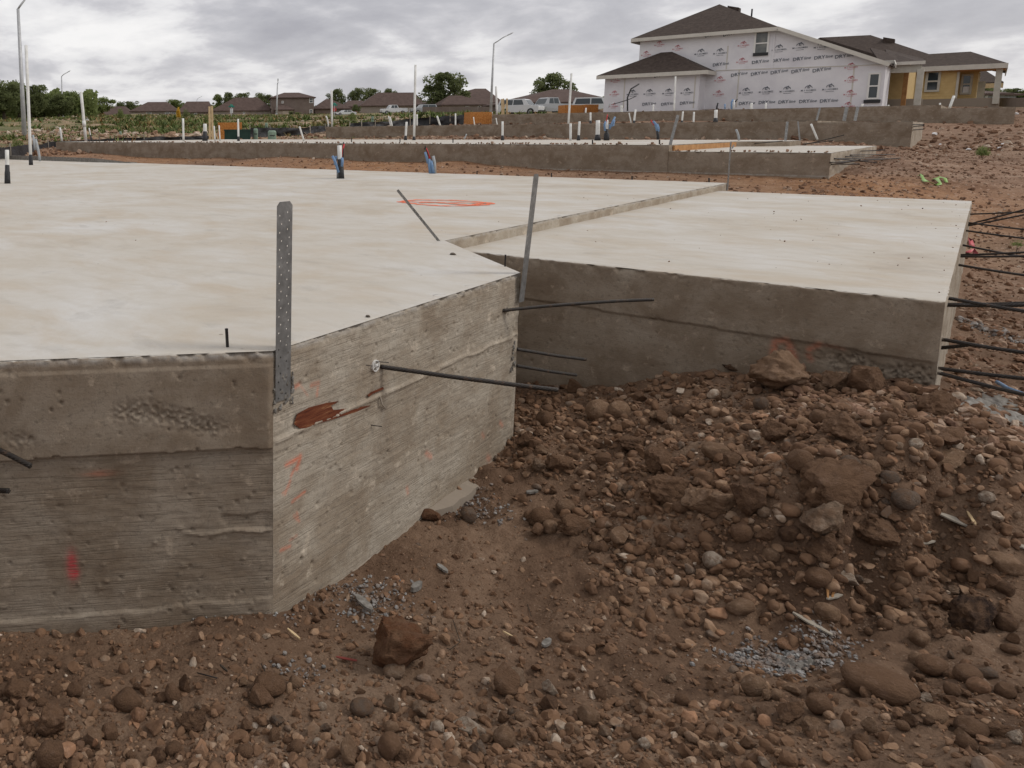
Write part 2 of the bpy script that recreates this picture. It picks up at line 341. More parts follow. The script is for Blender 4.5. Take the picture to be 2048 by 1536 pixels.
# ------------------------------------------------------------------ survey of the ground
Y1,Y2,Y3,Y4,YH=5.42,17.,32.,46.,62.
Z2,Z2L=atY(1338,290,Y2)[2],atY(1662,306,Y2)[2]
Z3=atY(1630,241,Y3)[2];Z3R=atY(1826,243,Y3)[2];Z4=atY(1500,218,Y4)[2];Z4R=atY(2032,214,Y4)[2]
C1=np.array([-1.84,2.13]);C2=np.array([-1.86,4.315])
CP=[]
def cp(p,dz=0): CP.append((p[0],p[1],p[2]+dz))
for x,y,z in [(0,1250,-1.05),(541,1225,-1.05)]: cp(atz(x,y,z))
[cp((-1.82,a,b)) for a,b in ((2.14,-1.06),(2.66,-1.105),(3.07,-1.09),(3.55,-1.08),(3.92,-1.06),(4.13,-1.03),(4.27,-.99),(4.6,-.96))];cp((-3.5,0.5,-1.05));cp((-3.2,3.,-1.1));cp((-6,8,-1.))
for x,y,z in [(250,1300,-1.09),(600,1270,-1.085),(1000,1250,-1.09),(1000,1120,-1.10),(900,1120,-1.11),(1250,1300,-1.06),(250,1385,-1.03),(100,1400,-.98),(700,1400,-1.04),(1100,1400,-1.03),(60,1480,-.93),(330,1480,-1.0),(700,1500,-1.0),(1100,1500,-.98),(300,1536,-.98),(1500,1500,-.93),(2000,1500,-.84),(1500,1380,-1.0),(1750,1330,-.97),(2000,1400,-.9),(1350,1230,-1.05),(1500,1250,-1.04),(1700,1240,-1.02),(1900,1230,-.98),(2040,1230,-.95),(2040,1120,-.86),(1850,1120,-.92)]: cp(atz(x,y,z))
for x,y in [(1060,768),(1150,770),(1250,765),(1350,752),(1450,745),(1550,745),(1650,752),(1750,762),(1868,782)]: cp(atY(x,y,Y1))
for x,y,z in [(1100,900,-.98),(1100,1000,-1.07),(1250,850,-.86),(1250,950,-.93),(1250,1050,-.98),(1400,820,-.74),(1400,920,-.78),(1400,1020,-.82),(1400,1120,-.95),(1550,830,-.65),(1550,920,-.66),(1550,1020,-.72),(1550,1110,-.88),(1700,830,-.58),(1700,920,-.58),(1700,1020,-.68),(1700,1120,-.88),(1820,830,-.55),(1850,930,-.58),(1850,1030,-.72),(1980,900,-.58),(2040,960,-.62),(1980,1030,-.72)]: cp(atz(x,y,z))
for x,y,z in [(1925,800,-.90),(2000,840,-.90),(2060,800,-.92),(1910,720,-.95),(1970,720,-.97),(2040,700,-.95),(1960,630,-1.0),(2040,620,-.96),(1980,550,-.98),(2045,540,-.95),(1990,480,-.74),(2045,470,-.70),(1965,430,-.47),(2045,415,-.37),(1990,380,-.20),(1955,400,-.32),(2045,375,-.17)]: cp(atz(x,y,z))
for x,y,z in [(2040,1536,-.80),(2048,1700,-.75),(1000,1800,-.95),(400,1800,-.98),(1500,1800,-.85)]: cp(atz(x,y,z))
cp((0,0,-.85));cp((1.5,.5,-.75));cp((2,3,-.8));cp((2,6,-.9));cp((2.5,10,-.85));cp((1,16,-.42));cp((-.3,13.6,-.7));cp((-1.6,14.2,-.35));cp((-1,-2,-.9));cp((4,-4,-.7));cp((-2.4,-3,-1.0))
for x in (-24,-18,-12,-8,-4): cp((x,14.2,-.14))
for x,y in [(112,299),(587,308),(912,320),(1342,345),(1655,355)]: cp(atY(x,y,Y2))
for x,y,Y in [(1700,352,18),(1760,335,19.5),(1850,330,19.5),(1850,308,26),(1950,300,29),(2040,300,28),(1820,304,Y3),(1700,284,Y3),(1900,275,38),(2040,275,37),(1879,246,Y4),(2028,252,Y4),(1930,262,42),(2045,245,48)]: cp(atY(x,y,Y))
cp((-10,28,.25));cp((-20,28,.4));cp((-22.7,32,.53));cp((-6,28,.3));cp((-10,39,.9));cp((-20,40,.95));cp((-5,40,.8));cp((-21,47,1.2));cp((-10,56,1.7));cp((-22,58,1.9));cp((-3,54,1.6));cp((2,56,1.8))
for x,y,r in [(2045,222,70),(2045,213,110),(1500,190,130),(1100,229,95),(1100,225,140),(1000,231,85)]: cp(atr(x,y,r))
for x,y,r in [(0,318,27),(60,300,36),(0,290,40),(200,283,42),(0,265,70),(0,248,110),(0,238,160),(0,233,230),(300,283,42),(300,262,68),(300,247,100),(300,236,150),(300,229,240),(600,276,40),(600,262,60),(600,245,100),(600,235,150),(600,229,240),(800,238,90),(800,231,150),(800,225,240),(1000,225,170),(1100,218,240)]: cp(atr(x,y,r))
for a in np.radians(np.arange(0,360,30)): 
    cp((500*math.cos(a),500*math.sin(a),9.));cp((2500*math.cos(a),2500*math.sin(a),14.))
for p in [(10,-10,-.7),(-5,-15,-1.),(-25,-5,-1.),(-40,10,-.6),(15,10,-.6),(20,30,.2),(4,20,-.15),(3.5,28,.0),(5,14,-.5),(6,40,.6),(3,17,-.30),(15,50,1.6),(-60,-20,0),(30,-30,-.3)]: cp(p)
CPA=np.array(CP)
def lp(x,y):
    r=np.hypot(x,y)+.6;return np.stack([np.log(r)*x/r*1.6+0*r,np.log(r)*y/r*1.6,np.log(r)*1.4],-1)
def lp(x,y):
    r=np.sqrt(x*x+y*y+.5);lr=np.log(r)+1.;return np.stack([lr*x/r,lr*y/r],-1)
QP=lp(CPA[:,0],CPA[:,1])
def _k(d2): return .5*d2*np.log(d2+1e-9)
_D=((QP[:,None]-QP[None])**2).sum(-1);n_=len(QP)
A_=np.zeros((n_+3,n_+3));A_[:n_,:n_]=_k(_D)+np.diag(np.where(np.hypot(CPA[:,0],CPA[:,1])<7,2e-4,4e-2));A_[:n_,n_:]=np.c_[np.ones(n_),QP];A_[n_:,:n_]=A_[:n_,n_:].T
W_=np.linalg.solve(A_,np.r_[CPA[:,2],0,0,0])
def hbase(x,y):
    x=np.asarray(x,float);y=np.asarray(y,float);sh=x.shape;x=x.ravel();y=y.ravel();o=np.zeros(len(x))
    for i in range(0,len(x),20000):
        q=lp(x[i:i+20000],y[i:i+20000]);d=((q[:,None]-QP[None])**2).sum(-1)
        o[i:i+20000]=_k(d)@W_[:n_]+W_[n_]+q@W_[n_+1:]
    return o.reshape(sh)
def rough_amt(x,y):
    r=np.hypot(x,y);a=np.clip(r/60,.0,1)
    return a
def hfine(x,y):
    r=np.hypot(x,y);P=np.stack([x,y,0*x],-1)
    near=np.clip(1.6-r/14,0,1)
    md=1*np.exp(-(((x+.9)/1.5)**2+((y-4.3)/1.3)**2));h=fbm(P*2.3,3,3)*.045*near+fbm(P*9,4,9,.6)*(.020+.03*md)*near+np.abs(fbm(P*24,3,21,.6))*(.014+.022*md)*np.clip(1.3-r/8,0,1)
    # foreground ridge of clods along the bottom of the view
    cl=np.clip((1.98-r)/.2,0,1)*np.clip(r-.6,0,1)
    h+=cl*(np.abs(fbm(P*7,4,33,.6))*.10-.015)
    mid=np.clip((r-9)/6,0,1)*np.clip(1.8-r/60,0,1)
    h+=fbm(P*.7,5,41,.6)*.07*mid+fbm(P*4,4,43,.6)*.03*np.clip((r-5)/3,0,1)*np.clip(2-r/20,0,1)*np.clip((x+.3)*2,0,1)+np.clip((r-40)/60,0,1)*fbm(P*.12,5,55,.6)*.5*np.clip((700-r)/400,0,1)
    # smooth rain-washed flat by the near wall
    w=np.exp(-(((x+1.35)/.5)**2+((y-2.0)/.75)**2))
    return h*(1-.6*w)
def hgt(x,y): return hbase(x,y)+hfine(np.asarray(x,float),np.asarray(y,float))
# polar sheet: fine in front of the camera, reaching the horizon all round
PH0=PI/2+AZ
aa=np.r_[np.arange(-20,53,.22),np.arange(53,340,4.)]
rr=[.25]
while rr[-1]<1.2: rr.append(rr[-1]*1.05)
while rr[-1]<8: rr.append(rr[-1]*1.0058)
while rr[-1]<60: rr.append(rr[-1]*1.010)
while rr[-1]<4000: rr.append(rr[-1]*1.03)
rr=np.array(rr);ph=PH0-np.radians(aa)
GX=rr[:,None]*np.cos(ph)[None];GY=rr[:,None]*np.sin(ph)[None];GZ=hgt(GX,GY)
nr,na=GX.shape
V=np.stack([GX,GY,GZ],-1).reshape(-1,3);V=np.r_[V,[[0,0,float(hgt(np.array([0.]),np.array([0.]))[0])]]]
I=np.arange(nr-1)[:,None]*na;J=np.arange(na)[None];J2=(J+1)%na
F=np.stack([I+J,I+J2,I+na+J2,I+na+J],-1).reshape(-1,4)
me=bpy.data.meshes.new('ground');Ft=F.tolist()+[(na*nr,int((j+1)%na),int(j)) for j in range(na)]
me.from_pydata(V.tolist(),[],Ft);me.materials.append(MT_soil);me.polygons.foreach_set('use_smooth',np.ones(len(Ft),bool));me.update()
ground=bpy.data.objects.new('ground',me);COL.objects.link(ground);tag(ground,kind='structure')
def zone(x,y):
    r=np.hypot(x,y);P=np.stack([x,y,0*x],-1)
    red=np.clip((y-7)/6,0,1)*np.clip((70-r)/30,0,1)*np.clip(.72+.5*fbm(P*.25,3,2),0,1)
    red=np.maximum(red,np.clip((x+.2)/1.2,0,1)*np.clip((y-4.5)/3,0,1)*.55*np.clip((70-r)/30,0,1))
    az=np.degrees(PH0-np.arctan2(y,x))
    grn=np.clip((r-34)/8,0,1)*np.clip((17-az)/6,0,1)
    grn=np.maximum(grn,np.clip((r-75)/20,0,1))
    sand=np.exp(-(((x-1.9)/1.5)**2+((y-29)/4.)**2))*1.3+np.exp(-(((x-.6)/1.0)**2+((y-14.3)/.9)**2))*.9
    sand=sand+np.exp(-(((x+1.2)/.45)**2+((y-1.95)/.6)**2))*.22
    return np.stack([np.clip(red,0,1),np.clip(grn,0,1),np.clip(sand,0,1)],-1)
setcol(ground,'zone',zone(V[:,0],V[:,1]))
_P3=np.stack([V[:,0],V[:,1],0*V[:,0]],-1);_oc=np.clip((V[:,1]-12.8)/1.,0,1)*np.clip((18.5-V[:,1])/1.5,0,1)*np.clip((1.5-V[:,0])/3,0,1)*np.clip(.75+1.2*fbm(_P3*.5,4,66),0,1)
setcol(ground,'ochre',np.stack([_oc,_oc,_oc],-1))

# ------------------------------------------------------------------ concrete foundations
def resample(poly,step):
    out=[];S=[];s=0
    for i in range(len(poly)):
        a=np.array(poly[i],float);b=np.array(poly[(i+1)%len(poly)],float);n=max(1,int(np.linalg.norm(b-a)/step))
        for k in range(n): out.append(a+(b-a)*k/n)
    return out
def face_strip(name,a,b,z0,z1,res,fn,paint,mats,parent,rim=.018,mi=0,seed=0,endfade=.02):
    """one cast side of a slab, from plan point a to b (outside on the right hand), z1 top, with relief fn(s,z)->outward metres"""
    a=np.array(a,float);b=np.array(b,float);Ld=np.linalg.norm(b-a);d=(b-a)/Ld;nrm=np.array([d[1],-d[0]])
    ns=max(2,int(Ld/res)+1);nz=max(2,int((z1-z0)/res)+1)
    s=np.linspace(0,Ld,ns);z=np.r_[[z1-.004,z1+.0012,z1-.003],np.linspace(z1-.010,z0,nz)]
    ins=np.r_[[-.05,-rim,-.004],np.zeros(nz)]
    S,Z=np.meshgrid(s,z,indexing='ij');INS=np.broadcast_to(ins,S.shape).copy()
    P=np.stack([S*1.,Z*1.,np.full_like(S,seed*3.7)],-1)
    o=fn(S,Z) if fn else 0*S
    rg=fbm(P*42,3,seed+5,.65)*.010+fbm(P*6,2,seed+8)*.005
    topw=np.exp(-(z1-Z)/.012);o=o+rg*np.clip(topw,0,1)*(INS>-.03)
    o=o-np.clip(fbm(P*[16,16,1],3,seed+77)-.12,0,1)*.085*np.exp(-(np.abs(z1-Z)/.020))*(INS>-.045)
    ef=np.clip(np.minimum(S,Ld-S)/endfade,0,1);o=o*(.15+.85*ef)
    Z2_=Z+(INS>-.03)*np.exp(-(z1-Z)/.02)*fbm(P*20,3,seed+3)*.0035
    X=a[0]+d[0]*S+nrm[0]*(o+INS);Y=a[1]+d[1]*S+nrm[1]*(o+INS)
    V=np.stack([X,Y,Z2_],-1).reshape(-1,3);n0,n1=S.shape
    I=np.arange(n0-1)[:,None]*n1;J=np.arange(n1-1)[None]
    F=np.stack([I+J,I+J+1,I+n1+J+1,I+n1+J],-1).reshape(-1,4)
    mi_=None
    if len(mats)>1:
        mi_=np.where(np.broadcast_to(J,(n0-1,n1-1)).ravel()<2,1,0)
    ob=meshobj(name,V,F,mats,parent,True,mi_)
    pa=np.zeros(S.shape+(3,));
    if paint: pa=paint(S,Z)
    setcol(ob,'paint',pa.reshape(-1,3));setcol(ob,'su',np.stack([S+seed*5.3,Z,0*S+seed],-1).reshape(-1,3))
    return ob
def blob(S,Z,s0,z0,rs,rz,rot=0):
    c,s_=math.cos(rot),math.sin(rot);x=(S-s0)*c+(Z-z0)*s_;y=-(S-s0)*s_+(Z-z0)*c
    return np.exp(-((x/rs)**2+(y/rz)**2))
def slabtop(name,poly,z,mat_,parent):
    return meshobj(name,[(x,y,z) for x,y in poly]+[(x,y,z-.35) for x,y in poly],[tuple(range(len(poly)))],mat_,parent)
def pits(S,Z,n,Ls,z0,z1,seed,depth_=.010):
    r=np.random.default_rng(seed);o=np.zeros_like(S)
    for _ in range(n):
        s0=r.uniform(0,Ls);zz=r.uniform(z0,z1);q=r.uniform(.0035,.0065)*(1.6 if r.random()<.08 else 1);
        i0=np.searchsorted(S[:,0],s0-.04);i1=np.searchsorted(S[:,0],s0+.04)
        if i1<=i0: continue
        o[i0:i1]-=depth_*r.uniform(.5,1.3)*np.exp(-(((S[i0:i1]-s0)/q)**2+((Z[i0:i1]-zz)/q)**2)**1.5)
    return o
def splats(S,Z,n,Ls,z0,z1,seed):
    r=np.random.default_rng(seed);o=np.zeros_like(S);n=int(n*.8);nz_=1+.9*fbm(np.stack([S*70,Z*70,0*S],-1),2,seed)
    for _ in range(n):
        s0=r.uniform(0,Ls);zz=r.uniform(z0,z1);q=r.uniform(.004,.012);w=q*r.uniform(.5,1.6)
        i0=np.searchsorted(S[:,0],s0-.06);i1=np.searchsorted(S[:,0],s0+.06)
        if i1<=i0: continue
        o[i0:i1]+=nz_[i0:i1]*.0045*r.uniform(.4,1.2)*np.exp(-(((S[i0:i1]-s0)/w)**2+((Z[i0:i1]-zz)/q)**2)**2)
    return o
def honey(S,Z,mask,seed):
    P=np.stack([S,Z,0*S+seed],-1)
    return mask*(fbm(P*95,2,seed,.7)*.016-.008)
SEAM=-.375
def fn_left(S,Z):   # the left bay face; s runs from off-frame towards corner C1 at s=1.585
    sc=1.585-S     # distance from the corner
    seam=SEAM+.0*S
    o=np.where(Z>seam,.012,0.)*1.
    o+=np.where(Z>-.05+.01*np.sin(S*5),-.006,0)
    wob=.012*fbm(np.stack([S*5,0*S,0*S],-1),3,5)
    o=np.where(Z>seam+wob,.016,0.)+np.where(Z>-.052+wob*.4,-.007,0.)
    m=np.exp(-((Z+.245+.04*np.sin(sc*9))/.035)**2)*np.clip((sc-.16)/.08,0,1)*np.clip((.62-sc)/.08,0,1)
    m=m+.7*blob(S,Z,1.585-.93,-.30,.05,.03)
    o+=honey(S,Z,np.clip(m,0,1),3)
    # torn ledge near the bottom right and patch under it
    P0=np.stack([S*9,Z*9,0*S+6],-1);o-=.007*np.clip(((-.63+.06*(sc-.1)+.02*fbm(P0,2,9))-Z)/.006,0,1)*np.clip((Z+.70)/.004,0,1)*np.clip((.20+.05*fbm(P0,3,2)-sc)/.01,0,1)
    o+=.008*np.exp(-((Z+.705+.006*np.sin(sc*30))/.006)**2)*np.clip((.36-sc)/.05,0,1)*(1+fbm(P0*4,2,3))
    P=np.stack([S,Z,0*S],-1);o+=fbm(P*7,3,12)*.004+fbm(P*[20,60,1],3,19)*.0018*(Z<seam)
    o+=pits(S,Z,110,1.6,-1.05,-.08,4)+splats(S,Z,45,1.6,-1.0,-.4,6)
    return o+.010*np.clip((-.985+.03*fbm(np.stack([S*3,0*S,0*S],-1),3,61)-Z)/.004,0,1)
def pt_left(S,Z):
    sc=1.585-S;p=np.zeros(S.shape+(3,))
    p[...,1]=np.clip(1.3*blob(sc,Z,.765,-.80,.018,.05)+.9*blob(sc,Z,.755,-.835,.016,.02),0,1)*.9
    p[...,0]=.45*blob(sc,Z,.655,-.445,.05,.012)
    p[...,2]=np.where(Z<SEAM,1.,.12)
    return p
def on_right(x,y):  # -> (s along face A2 from C1, z)
    q=atX(x,y,-1.85);return q[1]-2.13,q[2]
def fn_right(S,Z):
    wob=.010*fbm(np.stack([S*6,0*S,0*S],-1),3,7)
    q=Z-(SEAM+.02+wob)
    o=.010*np.exp(-(q/.010)**2)*(.6+.6*np.abs(fbm(np.stack([S*40,0*S,0*S],-1),2,8)))+np.where(q<0,.004,0)
    P=np.stack([S,Z,0*S+4],-1);o+=fbm(P*6,3,22)*.005+fbm(P*[16,50,1],3,29)*.0022
    o+=pits(S,Z,170,2.2,-1.05,-.06,14)+splats(S,Z,85,2.2,-1.05,-.06,16)
    # chipped corner by the far strap
    o-=np.clip(fbm(P*14,2,31)+.2,0,1)*.03*np.clip((S-2.10)/.08,0,1)*np.exp(-((Z+.30)/.25)**2)
    s0,z0=on_right(592,1000) 
    return o
def marks(lst,S,Z,conv):
    o=np.zeros_like(S)
    for (x0,y0,x1,y1,w,k) in lst:
        a=np.array(conv(x0,y0));b=np.array(conv(x1,y1));d=b-a;Ld=max(np.linalg.norm(d),1e-4)
        t=np.clip(((S-a[0])*d[0]+(Z-a[1])*d[1])/Ld**2,0,1)
        dd=np.hypot(S-(a[0]+t*d[0]),Z-(a[1]+t*d[1]));o=np.maximum(o,k*np.exp(-(dd/w)**2))
    return o
def pt_right(S,Z):
    p=np.zeros(S.shape+(3,))
    lst=[(568,928,596,912,.010,1.1),(596,912,590,935,.012,1.2),(585,935,578,950,.008,.9),(576,960,565,985,.008,.8),(560,985,574,972,.006,.6),(580,1002,606,982,.007,.9),(590,1025,592,1033,.008,.6),(584,1030,594,1040,.008,.5),(556,1098,574,1090,.008,.9),(574,1078,588,1068,.006,.5),(583,775,596,768,.010,.7),(596,768,612,790,.006,.35),(620,770,634,766,.010,.7),(634,766,630,790,.008,.6),(852,906,862,914,.015,.6),(812,975,814,985,.012,.5),(1003,845,1007,852,.014,.5),(965,868,968,874,.014,.35),(975,915,980,920,.02,.4)]
    p[...,0]=np.clip(marks(lst,S,Z,on_right),0,1)
    p[...,2]=.85
    return p
def on_front(x,y):
    q=atY(x,y,5.42);return q[0]+2.83,q[2]
def fn_front(S,Z):
    P=np.stack([S,Z,0*S+9],-1)
    q=Z-(-.375-.015*S+.004*np.sin(S*9))
    o=np.where(q>0,.012,0)+fbm(P*5,3,42)*.004
    m=np.clip((S-1.75)/.35,0,1)*np.exp(-((Z+.44+.07*(S-2))/.05)**2)+1.0*np.clip((S-2.25)/.25,0,1)*np.clip((-.42-Z)/.05,0,1)
    m=np.maximum(m*np.clip(.6+1.3*fbm(P*9,2,50),0,1),.8*blob(S,Z,1.42,-.40,.05,.02))
    o+=honey(S,Z,np.clip(m,0,1.3),8)*1.4
    return o+pits(S,Z,120,2.8,-.9,-.12,24)
def pt_front(S,Z):
    p=np.zeros(S.shape+(3,))
    p[...,0]=np.clip(marks([(1558,712,1562,685,.018,.55),(1562,685,1585,682,.018,.6),(1590,690,1600,718,.02,.5),(1632,700,1652,690,.016,.5),(1630,712,1634,722,.015,.4),(1655,690,1700,700,.012,.2)],S,Z,on_front),0,1)
    p[...,2]=np.where(Z<-.375,.35,.1);return p
def fn_plain(seed,amp=.004,np_=0,Lf=3,zl=(-1,0)):
    def f(S,Z):
        P=np.stack([S,Z,0*S+seed],-1);o=fbm(P*5,3,seed)*amp
        if np_: o=o+pits(S,Z,np_,Lf,zl[0],zl[1],seed,.014)
        return o
    return f
def pgrain(k): 
    def f(S,Z): p=np.zeros(S.shape+(3,));p[...,2]=k;return p
    return f
s1=thing('foundation_slab',(-6,7,0),'near pale concrete house foundation with angled bay and orange spray circle on top','foundation','concrete house foundations')
mainpoly=[(-2.84,-8),(-2.84,.935),tuple(C1),tuple(C2),(-2.845,5.24),(-2.81,13.84),(-30,13.84),(-30,-8)]
slabtop('slab_top',mainpoly[:],0,MT_top,s1)
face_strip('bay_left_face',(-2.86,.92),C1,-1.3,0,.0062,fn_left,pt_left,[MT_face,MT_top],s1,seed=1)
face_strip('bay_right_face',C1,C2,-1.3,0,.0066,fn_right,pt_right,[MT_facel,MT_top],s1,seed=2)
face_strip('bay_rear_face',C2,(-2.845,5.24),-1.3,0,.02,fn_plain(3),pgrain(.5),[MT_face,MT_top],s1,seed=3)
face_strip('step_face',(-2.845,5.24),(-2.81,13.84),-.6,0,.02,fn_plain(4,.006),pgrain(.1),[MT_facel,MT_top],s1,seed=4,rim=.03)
face_strip('rear_face',(-2.81,13.84),(-30,13.84),-1.2,0,.12,fn_plain(5),pgrain(.1),[MT_face,MT_top],s1,seed=5)
face_strip('street_face',(-2.84,-8),(-2.84,.935),-1.3,0,.1,fn_plain(6),pgrain(.3),[MT_face,MT_top],s1,seed=6)
ZL=-.09
low=[(-2.86,5.42),(-.085,5.42),(-.085,13.3),(-2.83,13.3)]
o=slabtop('garage_slab_top',low,ZL,MT_top,s1)
face_strip('garage_front_face',low[0],low[1],-1.3,ZL,.0095,fn_front,pt_front,[MT_face,MT_top],s1,seed=7)
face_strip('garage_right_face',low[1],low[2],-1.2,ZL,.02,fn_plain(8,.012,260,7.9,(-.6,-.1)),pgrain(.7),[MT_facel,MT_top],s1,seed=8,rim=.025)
face_strip('garage_rear_face',low[2],low[3],-1.2,ZL,.08,fn_plain(9),pgrain(.3),[MT_face,MT_top],s1,seed=9)
cb=MB();q=[(-30,13.5),(-21,13.5),(-18.6,13.55),(-17.,13.7),(-17.,13.9),(-30,13.9)];hz_=[.13,.13,.12,.02,.02,.13]
V=[(x,y,-.01) for x,y in q]+[(x,y,h) for (x,y),h in zip(q,hz_)]
cb.add(V,[(6,7,8,9,10,11)]+[(i,(i+1)%6,(i+1)%6+6,i+6) for i in range(6)]);cb.build('raised_curb',MT_grout,s1)
# spray ring on the slab
def ring_pts():
    ks=[(800,404),(815,401),(835,399.5),(870,400),(910,400.5),(950,403),(985,406.5),(970,409.5),(930,411.5),(880,411.5),(840,408.5),(815,405.5),(800,404)]
    return [atz(x,y,.0035) for x,y in ks]
rp=ring_pts();mb=MB()
def ribbon(mb,P,w):
    V=[];P=[np.array(p) for p in P]
    Q=[]
    for i in range(len(P)-1):
        for k in range(6): Q.append(P[i]+(P[i+1]-P[i])*k/6)
    Q.append(P[-1])
    for i,p in enumerate(Q):
        d=Q[min(i+1,len(Q)-1)]-Q[max(i-1,0)];d/=np.linalg.norm(d);n=np.array([-d[1],d[0],0]);ww=w*(1+.35*math.sin(i*1.7)+.2*math.sin(i*.6))
        V+=[p-n*ww/2,p+n*ww/2]
    mb.add(V,[(2*i,2*i+1,2*i+3,2*i+2) for i in range(len(Q)-1)])
ribbon(mb,rp,.085);ribbon(mb,[atz(x,y,.0055) for x,y in [(838,405),(870,404.5),(905,407),(940,410),(955,408),(968,405.5)]],.07)
ribbon(mb,[atz(x,y,.0075) for x,y in [(815,402.5),(860,403.8),(915,404.5),(975,406)]],.05)
m=mat('orange_spray_paint',(.80,.17,.07),.7);t=m.node_tree
tc_=t.nodes.new('ShaderNodeTexCoord');tr=t.nodes.new('ShaderNodeBsdfTransparent');ms=t.nodes.new('ShaderNodeMixShader')
t.links.new(RAMP(t,NOISE(t,tc_.outputs['Object'],30,4,.7),[(.36,(.25,.25,.25)),(.5,(.95,.95,.95))]),ms.inputs[0]);t.links.new(tr.outputs[0],ms.inputs[1]);t.links.new(t.nodes['Principled BSDF'].outputs[0],ms.inputs[2]);t.links.new(ms.outputs[0],t.nodes['Material Output'].inputs[0])
mb.build('spray_mark',m,s1)
# veneer left on the bay face
MT_ven=vmat('torn_plywood_veneer',[(.32,(.075,.018,.009)),(.50,(.15,.042,.018)),(.62,(.19,.065,.028)),(.74,(.42,.24,.12))],5,7,.75,.5,.003,stretch=(1,2,20),bscale=12)
vp=[(588,848),(594,828),(601,824),(618,815),(652,806),(678,802),(669,808),(662,811),(667,820),(700,816),(742,811),(712,824),(680,834),(645,845),(612,856),(600,857)]
def onwall(pts,off=.004,X=-1.85): return [atX(x,y,X+off) for x,y in pts]
V=onwall(vp,.014);Vb=onwall(vp,-.004);k=len(V)
meshobj('veneer_remnant',list(V)+list(Vb),[tuple(range(k))]+[(i,i+k,(i+1)%k+k,(i+1)%k) for i in range(k)],MT_ven,s1)
vp=[(735,790),(742,784),(766,774),(768,778),(745,788),(738,794)];V=onwall(vp,.014);Vb=onwall(vp,-.004);k=len(V)
meshobj('veneer_remnant',list(V)+list(Vb),[tuple(range(k))]+[(i,i+k,(i+1)%k+k,(i+1)%k) for i in range(k)],MT_ven,s1)
mb=MB();mb.tube([atX(736,849,-1.85),atX(748,851,-1.83),atX(764,853,-1.81)],.0022,6);mb.build('nail',MT_strand,s1)
mb=MB();mb.tube([atX(760,793,-1.835),atX(764,808,-1.83),atX(771,817,-1.835)],.004,6);mb.build('mortar_drip',MT_facel,s1)
# footing lip at the foot of the bay
mb=MB();V=[];n=30
for i in range(n+1):
    y=3.28+i*.029;w=.075*min(1,i/6.,(n-i)/3.+.25)*(1+.25*fbm(np.array([[y*9,0,0]]),2,4)[0]);t=-1.075+.02*fbm(np.array([[y*7,3,0]]),2,5)[0]+.012*i/n
    V+=[(-1.855,y,t+.004),(-1.855+w,y,t-.006),(-1.853+w*1.1,y,t-.09)]
mb.add(V,[(3*i+k,3*i+k+1,3*i+k+4,3*i+k+3) for i in range(n) for k in (0,1)])
mb.build('footing_lip',MT_face,s1)

def other_slab(label,Yf,Yb,zt,xl,xs,xr,zr,zb,seed,bay=None,rear_r=None):
    s=thing('foundation_slab',((xl+xr)/2,Yf,zt),label,'foundation','concrete house foundations')
    poly=[(xl,Yf),(xs,Yf)]+(bay or [])+[(xs,Yb),(xl,Yb)]
    slabtop('slab_top',poly,zt,MT_top,s)
    for i in range(len(poly)):
        a,b=poly[i],poly[(i+1)%len(poly)]
        face_strip('side_face',a,b,zb,zt,.07 if i<4 else .3,fn_plain(seed+i,.006),pgrain(.15),[MT_face,MT_top],s,seed=seed+i,rim=.03)
    if xr:
        yb2=rear_r or Yb-.5
        p=[(xs+.0,Yf+.012),(xr,Yf+.012),(xr,yb2),(xs,yb2)]
        slabtop('lower_slab_top',p,zr,MT_top,s)
        face_strip('lower_front_face',p[0],p[1],zb,zr,.07,fn_plain(seed+7,.006),pgrain(.15),[MT_face,MT_top],s,seed=seed+7,rim=.03)
        face_strip('lower_right_face',p[1],p[2],zb,zr,.07,fn_plain(seed+8,.012),pgrain(.4),[MT_facel,MT_top],s,seed=seed+8,rim=.03)
    return s
x0=atY(112,287,Y2)[0];xs=atY(1338,290,Y2)[0];xr=atY(1662,306,Y2)[0]
s2=other_slab('second concrete foundation behind the near slab, strands bristling from its right end',Y2,26.3,Z2,x0,xs,xr,Z2L,-.4,20,bay=[(xs,22.6),(xs+.95,23.6),(xs+.95,25.2),(xs,26.2)],rear_r=24.6)
mb=MB();a=np.array([xs+.02,Y2+.25,Z2-.10]);b=np.array([xs+.02,22.5,Z2-.10]);mb.obox((a+b)/2,(.018,0,0),(0,(b-a)[1]/2,0),(0,0,.085));mb.build('form_board',MT_rawwood,s2)
x0=atY(652,252,Y3)[0];xs3=atY(1635,241,Y3)[0];xr3=atY(1826,243,Y3)[0]
s3=other_slab('third concrete foundation with pale right end wall below the wrapped house',Y3,42.5,Z3,x0,xs3,xr3,Z3R,-.3,40,rear_r=37.2)
x0=atY(985,230,Y4)[0];xs4=atY(1882,214,Y4)[0];xr4=atY(2032,214,Y4)[0]
s4=other_slab('farthest bare foundation directly in front of the wrapped house',Y4,57,Z4,x0,xs4,xr4,Z4R,.3,60,rear_r=55)

